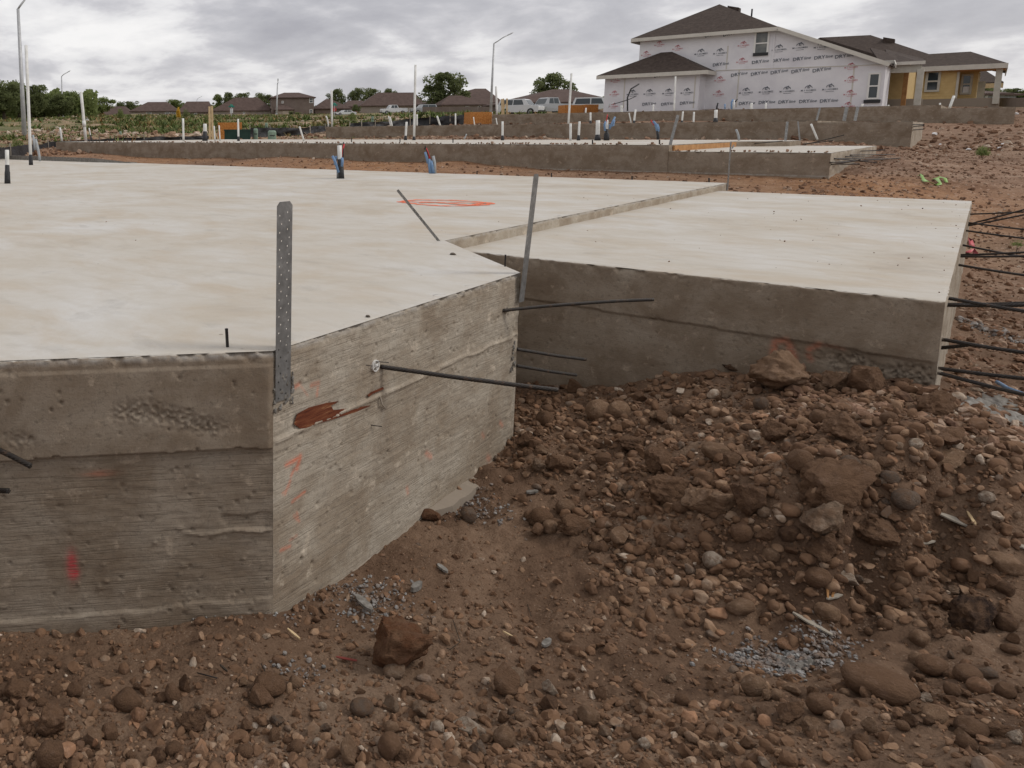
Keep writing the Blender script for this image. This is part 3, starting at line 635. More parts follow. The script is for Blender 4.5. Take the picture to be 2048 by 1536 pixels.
# ------------------------------------------------------------------ metal straps with punched holes
def strap(name,a,b,wdir,width,label,n,bend=None,parent=None,hole=True,group='steel hold-down straps'):
    """a,b: centre line ends; punched galvanised strap"""
    a=np.array(a,float);b=np.array(b,float);d=b-a;Ls=np.linalg.norm(d);d/=Ls;w=np.array(wdir,float);w-=d*(w@d);w/=np.linalg.norm(w);nn=np.cross(d,w);T=.0014
    mb=MB();ch=Ls/n;cw=width/2
    def pt(u,v,k): 
        p=a+d*v+w*u+nn*k*T
        if bend: p=p+nn*bend*math.sin(v/Ls*PI)
        return p
    for i in range(n):
        for c in (-1,1):
            u0,u1=(-cw,0) if c<0 else (0,cw);v0,v1=i*ch,(i+1)*ch
            if i==n-1:   # clipped end
                if c<0: quad=[(u0,v0),(u1,v0),(u1,v1),(u0+cw*.35,v1),(u0,v1-cw*.35)]
                else: quad=[(u0,v0),(u1,v0),(u1,v1-cw*.35),(u1-cw*.35,v1),(u0,v1)]
                for k in (0,1): mb.add([pt(u,v,k) for u,v in quad],[tuple(range(5)) if k else tuple(range(5))[::-1]])
                continue
            hc=((u0+u1)/2+(.12*cw if i%2 else -.12*cw),(v0+v1)/2+(.22*ch if c>0 else -.1*ch));hr=min(.0036,cw*.24)
            outer=[(u0,v0),((u0+u1)/2,v0),(u1,v0),(u1,(v0+v1)/2),(u1,v1),((u0+u1)/2,v1),(u0,v1),(u0,(v0+v1)/2)]
            inner=[(hc[0]+hr*math.cos(t),hc[1]+hr*math.sin(t)) for t in [-3*PI/4,-PI/2,-PI/4,0,PI/4,PI/2,3*PI/4,PI]]
            for k in (0,1):
                V=[pt(u,v,k) for u,v in outer]+[pt(u,v,k) for u,v in inner]
                mb.add(V,[((j,(j+1)%8,(j+1)%8+8,j+8) if k else (j+8,(j+1)%8+8,(j+1)%8,j)) for j in range(8)])
    for sgn in (-1,1):
        V=[pt(sgn*cw,0,0),pt(sgn*cw,0,1),pt(sgn*cw,Ls-cw*.35,1),pt(sgn*cw,Ls-cw*.35,0)]
        mb.add(V,[(0,1,2,3)])
    o=mb.build(name,MT_galv,parent);
    if label: tag(o,label,'metal strap',group)
    return o
# strap at the near corner
A=atX(566,800,-1.832);B=atX(570,403,-1.832)
wd=np.array([0,1.,0]);wl=atX(584,560,-1.832)[1]-atX(553.5,560,-1.832)[1]
strap('hold_down_strap',A,B,wd,wl,'wide upright punched steel strap at the near corner of the slab',24)
def lump(mb,q,r):
    bm=bmesh.new();bmesh.ops.create_icosphere(bm,subdivisions=2,radius=1);V=np.array([v.co[:] for v in bm.verts]);F=[tuple(v.index for v in f.verts) for f in bm.faces];bm.free()
    for _ in range(6):
        n=RNG.normal(size=3);n/=np.linalg.norm(n);V=V-n*np.clip(V@n-RNG.uniform(.4,.8),0,1)[:,None]
    V*=(1+.25*fbm(V*3+RNG.uniform(0,50),2,1))[:,None];mb.add(V*[r*.5,r*RNG.uniform(.6,1.2),r*RNG.uniform(.8,1.6)]+q,F)
mb=MB();p=atX(566,800,-1.84)
for i in range(26):
    u=RNG.uniform(-1,1);q=p+np.array([.006,u*.022,RNG.uniform(-.03,.10)]);
    if i%2: q[1]=p[1]+(.034 if u>0 else -.036)*wl/.06+RNG.normal()*.003
    r=RNG.uniform(.006,.014);lump(mb,q,r)
mb.build('mortar_lump',MT_grout,s1)
A=atX(1043,604,-1.842);B=atX(1073,348,-1.80)
strap('hold_down_strap',A,B,(0,1,.0),.068,'upright punched steel strap at the far bay corner beside the garage slab',20)
A=np.array([-2.85,5.24,-.05]);B=atd(795,380,depth(A)*.97)
strap('hold_down_strap',A,B,RT,.019,'thin strap leaning left out of the inner corner of the slab top',14)
A=atY(1455,380,13.8);B=atY(1462,283,13.7)
strap('hold_down_strap',A,B,(.2,1,0),.05,'thin upright strap at the back corner of the near slab',12)
for (x0,y0,x1,y1,Y,zz,wd_,lb) in [(1340,291,1356,230,Y2+.2,Z2,.06,'pale leaning strap at the step of the second foundation'),(1571,279,1575,243,24.5,Z2,.07,'wider strap standing near the right end of the second foundation'),(1600,279,1596,243,24.6,Z2,.04,'narrow strap standing near the right end of the second foundation'),
    (1633,241,1640,215,Y3+.3,Z3,.07,'thin strap at the step of the third foundation'),(1688,241,1694,213,Y3+3,Z3,.13,'left of two straps on the right part of the third foundation'),(1710,241,1716,213,Y3+3,Z3,.11,'right of two straps on the right part of the third foundation'),(1462,301,1468,290,Y2+3,Z2L,.03,'short strap on the lower deck of the second foundation')]:
    A=atY(x0,y0,Y);B=atd(x1,y1,depth(A));A[2]=min(A[2],zz)
    strap('hold_down_strap',A,B,RT,wd_,lb,3)
# ------------------------------------------------------------------ steel stakes / bars
def stake(x0,y0,x1,y1,z,w,label,cat='stake',mt=None,grp='short black form stakes',X=None):
    A=atz(x0,y0,z) if X is None else X;B=atd(x1,y1,depth(A));A=A-(B-A)*.2
    mb=MB();mb.bar(A,B,w,w*.8);mb.obox(B,(w*.45,0,0),(0,w*.45,0),(0,0,.002));o=mb.build('form_stake',mt or MT_steel);tag(o,label,cat,grp)
stake(455,694,453,658,0,.010,'short black stake on the slab edge left of the near strap')
stake(1010,533,1011,510,0,.009,'short black stake on the edge of the far bay corner')
for i,(x,y) in enumerate([(954,355),(1103,359),(1264,365),(1418,369)]):
    stake(x,y-5,x,y-13,0,.018,['stub stake on the back edge of the near slab, leftmost of four','stub stake on the back edge of the near slab, second from left','stub stake on the back edge of the near slab, third from left','stub stake on the back edge of the near slab, rightmost of four'][i],X=atY(x,y,13.86))
for i,(x,y) in enumerate([(703,283),(800,283),(906,284),(1185,287),(1319,287)]):
    A=atY(x,y,Y2+.05);stake(x,y,x,y-7,Z2,.022,'stub stake on the front edge of the second foundation, '+['leftmost of five','second from left of five','middle one of five','second from right of five','rightmost of five'][i],X=A,grp='stub stakes on the second foundation')
# ------------------------------------------------------------------ post-tension strands
def strand(pts,label,rad=.0072,group='post-tensioning strands',grommet=0,parent=None,wire=True):
    P=[np.array(p,float) for p in pts];Q=[]
    n=26
    for i in range(n+1):
        t=i/n
        if len(P)==2: Q.append(P[0]+(P[1]-P[0])*t-np.array([0,0,.003*math.sin(PI*t)]))
        else: Q.append((1-t)**2*P[0]+2*t*(1-t)*P[1]+t*t*P[2])
    d=(Q[-1]-Q[0]);Ld=np.linalg.norm(d);th=thing('steel_strand',P[0],label,'steel cable',group)
    mb=MB()
    if rad>.005 and wire:   # seven-wire twist on the core
        u=np.cross(d,(0,0,1.));u/=np.linalg.norm(u);v=np.cross(u,d/Ld)
        mb.tube(Q,rad*.72,6)
        for k in range(5):
            R=[];m_=60
            for i in range(m_+1):
                t=i/m_;f=t*(len(Q)-1);j=min(int(f),len(Q)-2);q=Q[j]+(Q[j+1]-Q[j])*(f-j);a=t*Ld/.085*2*PI+2*PI*k/5
                R.append(q+(u*math.cos(a)+v*math.sin(a))*rad*.55)
            mb.tube(R,rad*.5,5,cap=True)
    else: mb.tube(Q,rad,6)
    mb.build('cable',MT_strand,th,True)
    return th
th=strand([atX(760,733,-1.85),atX(1116,780,-1.27)],'long thick strand with white collar sticking out of the sunlit bay face',.0105)
# white pocket former
def collar(p,nrm,r,parent,lab=None):
    nrm=np.array(nrm,float);nrm/=np.linalg.norm(nrm);u=np.cross(nrm,(0,0,1.));u/=np.linalg.norm(u);v=np.cross(nrm,u);mb=MB()
    n=20;prof=[(-.02,.95),(.004,1.0),(.010,1.0),(.010,.82),(-.004,.76),(-.006,.35),(.016,.30),(.018,.16)]
    V=[];F=[]
    for h,q in prof: V+=[p+nrm*h+r*q*(u*math.cos(2*PI*k/n)+v*math.sin(2*PI*k/n)) for k in range(n)]
    for i in range(len(prof)-1): F+=[(i*n+k,i*n+(k+1)%n,(i+1)*n+(k+1)%n,(i+1)*n+k) for k in range(n)]
    mb.add(V,F)
    for k in range(4):
        a=k*PI/2+.4;c=p+r*.55*(u*math.cos(a)+v*math.sin(a))+nrm*.003;mb.obox(c,r*.24*(u*math.cos(a)+v*math.sin(a)),.0015*(-u*math.sin(a)+v*math.cos(a)),nrm*.006)
    return mb.build('collar',MT_wframe if lab is None else lab,parent)
collar(atX(749,731,-1.845),(1,0,0),.026,th)
mb=MB();mb.tube([atX(732,730,-1.83),atX(745,732,-1.81)],.0022,5);mb.tube([atX(752,723,-1.82),atX(777,725,-1.80)],.0022,5);mb.build('tie_wire',MT_strand,th)
th=strand([atX(1005,621,-1.86),atX(1160,604,-1.58),atX(1307,599,-1.28)],'strand pointing right across the shaded garage wall from top of bay',.0098)
collar(atX(1010,620,-1.862),(1,0,0),.020,th,MT_facel)
strand([atX(1033,698,-1.86),atX(1172,719,-1.62)],'upper of two short strands at the far edge of the bay face',.0098)
strand([atX(1033,731,-1.86),atX(1153,750,-1.64)],'lower of two short strands at the far edge of the bay face',.0098)
for q in ((1028,692),(1026,714),(1029,726),(1024,738)):
    p=atX(q[0],q[1],-1.852);mb=MB()
    for i in range(5):
        lump(mb,p+RNG.normal(size=3)*[.002,.010,.010],RNG.uniform(.006,.012))
    mb.build('mortar_lump',MT_grout,s1)
dl=(C1-np.array([-2.86,.92]));dl/=np.linalg.norm(dl);nl=np.array([dl[1],-dl[0],0])
def onleft(x,y,off=0):
    r=ray(x,y);c=np.array([C1[0],C1[1],0])+nl*off;return EYEP+r*((c-EYEP*[1,1,0])@nl)/(r@nl)
strand([onleft(-60,880,-.01),onleft(-10,893,.06),onleft(61,932,.16)],'rusty strand poking in from the left frame edge, upper one',.0098)
strand([onleft(-40,975,-.01),onleft(17,982,.10)],'rusty strand poking in from the left frame edge, lower one',.0098)
xr=-.085
right=[((1948,429),(2060,423),12.9,'topmost strand out of the garage slab side'),((1940,450),(2060,416),12.3,'rising strand high on the garage slab side'),((1943,453),(2060,427),12.0,'rising strand just under its twin on the garage slab side'),((1938,445),(2060,460),11.8,'falling strand high on the garage slab side'),((1935,461),(2060,478),11.0,'falling strand third of the upper bunch'),((1932,490),(2060,516),9.9,'falling strand midway along the garage slab side'),((1930,511),(2060,504),9.3,'nearly level strand just above the pink ribbon level'),((1930,514),(2060,512),9.1,'level strand at the pink ribbon'),((1916,529),(2060,552),8.3,'falling strand below the pink ribbon'),((1893,595),(2060,624),5.75,'falling strand near the front corner, upper'),((1893,611),(2060,610),5.9,'level dark strand near the front corner'),((1890,609),(2060,606),6.1,'slightly rising dark strand near the front corner'),((1877,677),(2060,707),5.5,'falling strand at mid height of the front corner'),((1880,697),(1940,689),5.6,'short strand stub at mid height of the front corner'),((1867,735),(2060,758),5.47,'upper strand at the foot of the front corner'),((1869,743),(2060,792),5.45,'lowest strand at the foot of the front corner')]
for a,b,Ys,l in right:
    A=atY(*a,Ys);A[0]=-.10;B=atY(b[0],b[1],Ys*.985)
    th=strand([A,B],l+', reaching right',.0100,wire=Ys<7)
    if Ys in (5.75,5.47,5.45,8.3,5.5): collar(A+[.022,0,0],(1,0,0),.014,th,MT_facel)
for i,(a,b) in enumerate([((1660,325),(1800,316)),((1700,310),(1830,308)),((1690,313),(1830,315)),((1675,317),(1808,318)),((1668,317),(1800,329)),((1662,329),(1720,320)),((1672,328),(1718,328)),((1722,302),(1770,300))]):
    A=atX(*a,-1.95) if a[0]<1760 else atX(*a,-1.95);B=atX(*b,-1.35)
    strand([A,B],['strand at the second foundation end, slanting up from the low corner','strand at the second foundation end, top of the bunch','strand at the second foundation end, second from top','strand at the second foundation end, third from top','strand at the second foundation end, falling gently right','stub strand at the second foundation end, low rising','stub strand at the second foundation end, low and level','stub strand at the far upper tip of the second foundation end'][i],.011,wire=False)
for a,b,Y,l in [((1505,287),(1565,282),23.0,'dark strand lying level across the bay of the second foundation'),((1610,289),(1688,270),24.5,'dark strand rising right before the third foundation wall, upper'),((1606,288),(1666,281),24.4,'dark strand rising right before the third foundation wall, lower')]:
    A=atY(*a,Y);B=atY(*b,Y-.5);strand([A,B],l,.012,wire=False)
for a,b,Y,l in [((1826,249),(1848,249),32.3,'upper black strand across the pale end wall of the third foundation'),((1827,253),(1848,251),32.3,'middle black strand across the pale end wall of the third foundation'),((1826,260),(1848,258),32.3,'lower black strand across the pale end wall of the third foundation')]:
    A=atX(*a,xr3-.0);B=atX(*b,xr3+.5);strand([A,B],l,.014,wire=False)
# ------------------------------------------------------------------ pipes and conduits
def pipe(x0,y0,x1,y1,wpx,label,z=None,Y=None,black=0,curve=0,mt=None,zz=None,grp='white plumbing pipes',nm='plumbing_pipe',cat='pipe',coup=None,bw=1.35):
    A=atz(x0,y0,z) if z is not None else atY(x0,y0,Y)
    dp=depth(A);B=atd(x1,y1,dp)
    if zz is not None and A[2]>zz: A=A-(B-A)*((A[2]-zz)/max(B[2]-A[2],.05))
    th=thing(nm,A,label,cat,grp);r=wpx/2*dp/FPX
    d=B-A;mid=(A+B)/2+RT*curve*dp/FPX
    mb=MB();k=black
    def P(t): return (1-t)**2*A+2*t*(1-t)*mid+t*t*B if curve else A+d*t
    ts=[0,.25,.5,.75,1];R=[r]*5
    mb.tube([P(t) for t in ts],R,12)
    # open rim
    o=mb.build('pipe_tube',mt or MT_pvc,th,True)
    for p_ in o.data.polygons:
        if len(p_.vertices)>4: p_.use_smooth=False
    if black:
        mb=MB();mb.tube([P(0),P(k*.3),P(k*.62),P(k*.68),P(k)],[r*bw*1.12,r*bw*1.05,r*bw,r*1.18,r*1.12],12);mb.build('black_sleeve',MT_black,th,True)
    if coup:
        mb=MB();mb.tube([P(coup[0]),P(coup[1])],r*1.22,12);mb.build('coupling',mt or MT_pvc,th,True)
    return th,A,B,r
pipe(15,367,14,300,8,'short white pipe with fat black base at left frame edge on the near slab',z=0,black=.55,bw=1.35)
pipe(62,330,52,91,6.2,'very tall white pipe with black base on the near slab, at left',z=0,black=.085,bw=1.25)
p=pipe(681,357,679,291,9,'white pipe stub with black wrap and blue tubes on the near slab',z=0,black=.58,bw=1.55)
def tubes(A,lst,label,grp='blue conduit bundles'):
    th=thing('conduit_bundle',A,label,'conduits',grp);dp=depth(A)
    for nm,mt,r,pts in lst:
        mb=MB();P=[atd(x,y,dp-o) for x,y,o in pts];mb.tube(P,r*dp/FPX,8);mb.build(nm,mt,th,True)
A=p[1]
tubes(A,[('conduit',MT_blue,2.6,[(677,345,.10),(671,325,.10),(665,312,.08)]),('conduit',MT_blue,2.8,[(670,330,-.05),(671,320,-.04),(672,313,0)]),('conduit',MT_blue,2.8,[(684,333,.1),(685,322,.1),(684,316,.08)]),('red_tube',MT_red,1.6,[(684,320,.0),(686,300,0),(688,288,0)]),('wire',MT_black,1.2,[(686,318,.02),(687,292,.0),(687,284,0)]),('wire',MT_black,1.5,[(681,312,-.03),(681,292,-.02),(680,288,0)]),('sleeve_base',MT_grayp,7.,[(680,358,0),(680,350,0),(680,346,0)])],'blue and red tubes bundled round the pipe stub on the near slab')
A=atz(866,347,0)
tubes(A,[('conduit',MT_blue,3.2,[(861,347,0),(859,330,0),(858,318,0)]),('conduit',MT_blue,3.0,[(867,347,.02),(864,332,.02),(862,322,.0)]),('conduit',MT_grayp,3.0,[(870,348,0),(869,325,0),(866,312,0)]),('conduit',MT_blue,2.4,[(856,327,0),(853,314,0),(850,304,0)]),('red_tube',MT_red,1.5,[(860,318,0),(855,303,0),(852,296,0)]),('wire',MT_black,1.4,[(861,320,0),(853,300,0),(850,292,0),(849,299,0)])],'blue conduits with red tube at the back edge of the near slab')
pipe(80,322,71,278,5,'leaning gray conduit beyond the left end of the near slab',z=.02,mt=MT_grayp,curve=2,grp=None)
A=atz(68,318,.02);tubes(A,[('conduit',MT_grayp,2.2,[(70,300,0),(68,285,0),(66,270,0)])],'slim dark gray conduit behind the leaning gray one',grp=None)
S2P=[(124,283,120,255,4,0,'white stub pipe at the left end of the second foundation'),(172,284,162,184,6,0,'tall slim white pipe near the left end of the second foundation'),(184,284,178,256,2.4,.5,'thin white tube with black lower half beside the tall left pipe'),(367,280,366,237,4.4,0,'bare white pipe standing alone at left centre of second foundation'),(410,279,410,248,7.5,.55,'fat white pipe with tall black sleeve by the wooden posts'),(430,281,428,252,3,0,'left of two slim white pipes by the dark green cabinet'),(440,280,438,251,3,0,'right of two slim white pipes by the dark green cabinet'),(477,280,476,238,4,.2,'white pipe with black base in front of the dark green cabinet'),(607,279,599,253,3.4,0,'leaning slim white pipe right of the green pedestals'),(811,279,813,244,4.4,.24,'white pipe with black base left of the tall one on second foundation'),(828,278,831,130,4.6,.045,'very tall white pipe in the middle of the second foundation'),(1005,278,1005,243,4.2,.25,'white pipe with black base, middle of second foundation'),(1141,277,1141,247,4.6,0,'plain white pipe on the second foundation left of the sleeved ones'),(1157,279,1159,243,4.4,.27,'white pipe with flared black base, first right of the plain one'),(1195,279,1196,241,8,.28,'pair-wide white pipe with black base on the second foundation'),(1213,281,1214,240,5.2,.55,'white pipe in big black cone beside blue tubes')]
for x0,y0,x1,y1,w,k,l in S2P:
    pipe(x0,y0,x1,y1,w,l,Y=Y2+(atz(x0,max(y0,278),Z2)[1]-Y2) if 0 else (Y2+4 if x0<620 else Y2+7.5),black=k,zz=Z2,coup=(.30,.42) if x0==172 else None,bw=1.9 if x0 in(1213,) else 1.35)
A=atY(1225,262,Y2+7.5)
tubes(A,[('conduit',MT_blue,2,[(1210,262,.0),(1209,250,0),(1211,243,0)]),('conduit',MT_blue,2,[(1219,258,0),(1224,246,0),(1230,234,0)]),('conduit',MT_blue,1.6,[(1218,255,0),(1227,250,0),(1229,240,0)]),('conduit',MT_blue,1.6,[(1218,250,0),(1224,252,0),(1228,250,0)]),('red_tube',MT_red,1,[(1212,245,0),(1214,235,0),(1215,229,0)]),('wire',MT_black,.8,[(1218,240,0),(1216,233,0),(1220,238,0)])],'splayed blue tubes behind the cone-based pipe on second foundation')
A=atY(1316,278,Y2+6.5)
tubes(A,[('conduit',MT_blue,3,[(1316,264,0),(1312,250,0),(1306,243,0)]),('conduit',MT_blue,2.2,[(1317,262,0),(1317,256,0),(1314,248,0)]),('sleeve',MT_black,2.8,[(1316,279,0),(1316,272,0),(1315,262,0)]),('red_tube',MT_red,1,[(1308,250,0),(1304,244,0),(1302,240,0)])],'curved blue conduits on a dark stem right on second foundation')
pipe(1478,281,1472,259,4,'curved blue-gray conduit near the second foundation bay',Y=23.2,mt=MT_grayp,curve=3,grp=None)
pipe(1635,279,1622,248,3.6,'bright white pipe leaning left at the bay of the second foundation',Y=24.4,grp='white plumbing pipes')
pipe(929,278,933,268,2.4,'short gray leaning stub on the second foundation',Y=Y2+7.5,mt=MT_grayp,grp=None)
S3P=[(656,252,652,232,3,0,3,'bent slim white pipe at the left end of the third foundation'),(664,252,663,181,4.2,0,0,'tall pole pipe at the left end of the third foundation'),(781,250,777,232,2.6,0,0,'left of two leaning slim pipes on the third foundation'),(784,250,780,234,2.6,0,0,'right of two leaning slim pipes on the third foundation'),(834,248,834,229,3,0,0,'small white stub behind the tall middle pipe'),(880,250,874,232,3.4,0,0,'left-leaning white stub by the black silt fence'),(911,248,911,227,2.8,0,0,'upright white stub left of the orange box on third foundation'),(949,249,947,234,2,0,0,'thin stub before the orange box'),(994,247,992,236,2,0,0,'short tilted stub at the right of the orange box'),(1137,246,1143,147,4,0,0,'tall white pipe on the third foundation left of the wrapped house'),(1181,245,1181,225,3.4,.3,0,'white stub with black base left part of third foundation'),(1268,244,1271,219,3.6,.2,0,'white stub in front of the low wrapped wing'),(1262,244,1258,226,2.2,0,0,'gray leaning stub in front of the low wrapped wing'),(1364,243,1366,223,3.2,.2,0,'white stub with black foot, first under the wrapped wing corner'),(1387,243,1388,224,3.4,0,0,'plain white stub right of the black-footed one'),(1431,243,1432,220,6,.35,0,'fat white stub with black foot on the third foundation')]
for x0,y0,x1,y1,w,k,cv_,l in S3P:
    pipe(x0,y0,x1,y1,w,l,Y=Y3+3,black=k,curve=cv_,zz=Z3)
S4P=[(1243,222,1243,211,4.4,'double white stub before the gray conduit arch',0),(1306,222,1307,209,3,'white stub low before the wrapped wing',0),(1348,222,1351,153,3.2,'tall white pipe before the wrapped wing',0),(1171,228,1172,216,3,'white stub before the orange boxes',0),(1502,220,1503,206,4.4,'white stub under the printed wrap, left of two',0),(1531,220,1532,206,3,'white stub under the printed wrap, right of two',0),(994,232,992,173,4,'tall white pipe by the street lamp at the fourth foundation',0),(1723,216,1725,208,4,'white stub below the wrapped house window',0),(1777,216,1777,210,3,'small white stub before the porch',0),(1880,216,1880,206,3,'small white stub before the yellow house',0)]
for x0,y0,x1,y1,w,l,cv_ in S4P: pipe(x0,y0,x1,y1,w,l,Y=Y4+3,zz=Z4)
pipe(1899,216,1908,192,4.5,'bright white pipe leaning right before the yellow house',Y=Y4+2,zz=Z4)
A=atY(1255,222,Y4+3)
tubes(A,[('conduit',MT_black,1.5,[(1255,222,0),(1255,195,0),(1262,178,0),(1278,168,0)]),('conduit',MT_black,.8,[(1228,208,0),(1245,203,0),(1260,198,0),(1273,192,0)]),('conduit',MT_grayp,.8,[(1217,216,0),(1219,208,0),(1228,206,0)])],'dark bent conduit arching before the left wrapped wing','dark conduits')
A=atY(1435,220,Y4+3)
tubes(A,[('conduit',MT_black,1.6,[(1433,220,0),(1434,213,0),(1436,206,0)])],'dark slanted stub under the wrapped house','dark conduits')
A=atY(1463,219,Y4+3)
tubes(A,[('conduit',MT_blue,1.2,[(1450,218,0),(1450,208,0)]),('conduit',MT_blue,1.6,[(1463,218,0),(1463,205,0),(1466,199,0)]),('conduit',MT_pvc,1.4,[(1467,218,0),(1468,200,0)]),('wire',MT_black,1,[(1470,204,0),(1475,198,0)])],'blue and white tube cluster under the wrapped house','dark conduits')
# ------------------------------------------------------------------ utility boxes, posts, silt fence, lamps
def gz(x,y): return float(hgt(np.array([float(x)]),np.array([float(y)]))[0])
def boxthing(name,x0,x1,yb,yt,r,dep_,mt,label,cat,grp=None,kind=0):
    A=atr((x0+x1)/2,yb,r);dp=depth(A);w=(x1-x0)*dp/FPX;h=(yb-yt)*dp/FPX
    th=thing(name,A,label,cat,grp);u=np.array([RT[0],RT[1],0]);u/=np.linalg.norm(u);v=np.array([-u[1],u[0],0]);zz=np.array([0,0,1.])
    c=A+v*dep_/2
    mb=MB()
    if kind==0:   # cabinet with lid
        mb.obox(c+zz*(h*.44-.15),u*w/2,v*dep_/2,zz*(h*.44+.15));mb.build('body',mt,th)
        mb=MB();mb.obox(c+zz*h*.94,u*(w/2+.03),v*(dep_/2+.03),zz*h*.06);mb.build('lid',mt,th)
        mb=MB();mb.obox(c-v*(dep_/2+.012)+zz*h*.45,u*.01,v*.01,zz*h*.35);mb.build('door_seam',MT_black,th)
    elif kind==1:   # open crate of boards: 3 front boards
        for i in range(3):
            mb=MB();mb.obox(A+zz*h*(i+.5)/3,u*(w/2),v*.02,zz*h/3*.47);mb.build('board',mt,th)
        for s in (-1,1):
            mb=MB();mb.obox(A+u*s*(w/2-.03)+v*dep_/2+zz*h/2,u*.02,v*(dep_/2-.03),zz*h/2);mb.build('side_panel',mt,th)
        mb=MB();mb.obox(A+v*dep_+zz*h/2,u*w/2,v*.02,zz*h/2);mb.build('back_panel',mt,th)
    elif kind==2:  # rounded pedestal
        n=12;V=[];prof=[(1,-.2),(1,.8),(.92,.93),(.6,1.)]
        for q,hh in prof: V+=[c+u*w/2*q*math.copysign(abs(math.cos(t))**.5,math.cos(t))+v*dep_/2*q*math.copysign(abs(math.sin(t))**.5,math.sin(t))+zz*h*hh for t in np.arange(n)*2*PI/n]
        F=[(i*n+k,i*n+(k+1)%n,(i+1)*n+(k+1)%n,(i+1)*n+k) for i in range(3) for k in range(n)]+[tuple(3*n+k for k in range(n))]
        mb.add(V,F);mb.build('housing',mt,th,True)
        mb=MB();mb.obox(c-v*(dep_/2+.006)+zz*h*.5,u*w*.3,v*.008,zz*h*.04);mb.build('latch',MT_black,th)
    return th
boxthing('utility_cabinet',449,501,281,259,38,.9,MT_green,'dark green utility cabinet behind the second foundation','utility box')
boxthing('utility_pedestal',507,516,279,257,38.5,.25,MT_lgreen,'slim pale green pedestal just right of the dark cabinet','utility box','pale green pedestals',2)
boxthing('utility_pedestal',536,553,281,261,38,.4,MT_lgreen,'squat pale green pedestal, the widest one','utility box','pale green pedestals',2)
boxthing('utility_pedestal',530,536,262,246,60,.25,MT_lgreen,'small pale green marker far in the weeds behind the pedestals','utility box','pale green pedestals',2)
boxthing('utility_pedestal',238,243,275,263,52,.2,MT_lgreen,'tiny pale green marker in the weeds at far left','utility box','pale green pedestals',2)
boxthing('utility_pedestal',743,748,244,233,60,.2,MT_lgreen,'tiny pale green marker in the middle of the weed field','utility box','pale green pedestals',2)
boxthing('board_crate',436,484,281,245,42,1.2,MT_osb,'orange board enclosure behind the dark green cabinet','crate','orange board enclosures',1)
boxthing('board_crate',940,983,248,224,52,1.3,MT_osb,'orange board enclosure left of the street lamp','crate','orange board enclosures',1)
boxthing('board_crate',1130,1167,227,210,66,1.3,MT_osb,'orange board enclosure beside the parked trucks','crate','orange board enclosures',1)
boxthing('board_crate',1172,1196,227,209,67,1.3,MT_osb,'orange board enclosure below the black-windowed van','crate','orange board enclosures',1)
th=thing('post_frame',atr(422,281,36),'two weathered upright boards with crossed braces behind the second foundation','wooden posts')
dp=depth(atr(422,281,36))
for nm,a,b,w in [('post',(420,281),(419,213),.10),('post',(426,281),(424,212),.09),('brace',(414,281),(424,262),.05),('brace',(441,280),(427,258),.05)]:
    mb=MB();mb.bar(atd(*a,dp)-[0,0,.2],atd(*b,dp),w,.05,side=FW);mb.build(nm,MT_lumber,th)
th=thing('post_frame',atr(1010,230,58),'pale lumber frame leaning beside the black-windowed truck','wooden posts')
dp=depth(atr(1010,230,58))
for nm,a,b,w in [('post',(1005,230),(1004,198),.12),('post',(1014,230),(1014,197),.10),('post',(1008,230),(1007,197),.06),('brace',(1001,229),(1011,208),.07),('brace',(1022,230),(1014,222),.05)]:
    mb=MB();mb.bar(atd(*a,dp)-[0,0,.2],atd(*b,dp),w,.05,side=FW);mb.build(nm,MT_lumber,th)
def silt(pts,label,post=True):
    P=[atr(x,yb,r) for x,yb,yt,r in pts];T=[];Vs=[]
    th=thing('silt_fence',P[0],label,'silt fence','black silt fences')
    n=24;V=[];k=6
    for i in range(len(P)-1):
        for j in range(n+(i==len(P)-2)):
            t=j/n;b=P[i]+(P[i+1]-P[i])*t;x0,yb0,yt0,r0=pts[i];x1,yb1,yt1,r1=pts[i+1]
            h=((yb0-yt0)*(1-t)+(yb1-yt1)*t)*depth(b)/FPX
            for q in range(k):
                f=q/(k-1);w=fbm(np.array([[b[0]*1.3,b[1]*1.3,f*1.5]]),3,5)[0]
                V.append(b+np.array([0,0,-.1+(h+.1)*f*(1+.25*w)])+np.array([FW[0],FW[1],0])*w*.28)
    m_=len(V)//k
    meshobj('fabric',V,[(i*k+q,(i+1)*k+q,(i+1)*k+q+1,i*k+q+1) for i in range(m_-1) for q in range(k-1)],MT_silt,th,True)
    for i in range(0,m_,16):
        mb=MB();b=np.array(V[i*k]);t=np.array(V[i*k+k-1]);mb.bar(b,t+[0,0,.12],.05,.04);mb.build('stake',MT_wood,th)
silt([(-60,318,292,24),(0,311,294,26),(60,304,290,30),(75,300,289,33)],'sagging black silt fence at the left frame edge')
silt([(66,303,290,34),(110,292,283,36),(200,288,278,38),(330,281,273,40),(420,280,271,41)],'low black silt fence running behind the left of second foundation')
silt([(500,272,257,44),(560,270,257,45),(620,264,254,47),(665,257,250,50)],'black silt fence with pale stripes behind the green pedestals')
silt([(700,254,248,50),(735,252,244,50),(780,251,243,52),(840,250,236,54),(900,248,232,54),(945,246,230,55)],'crumpled black silt fence left of the orange enclosure')
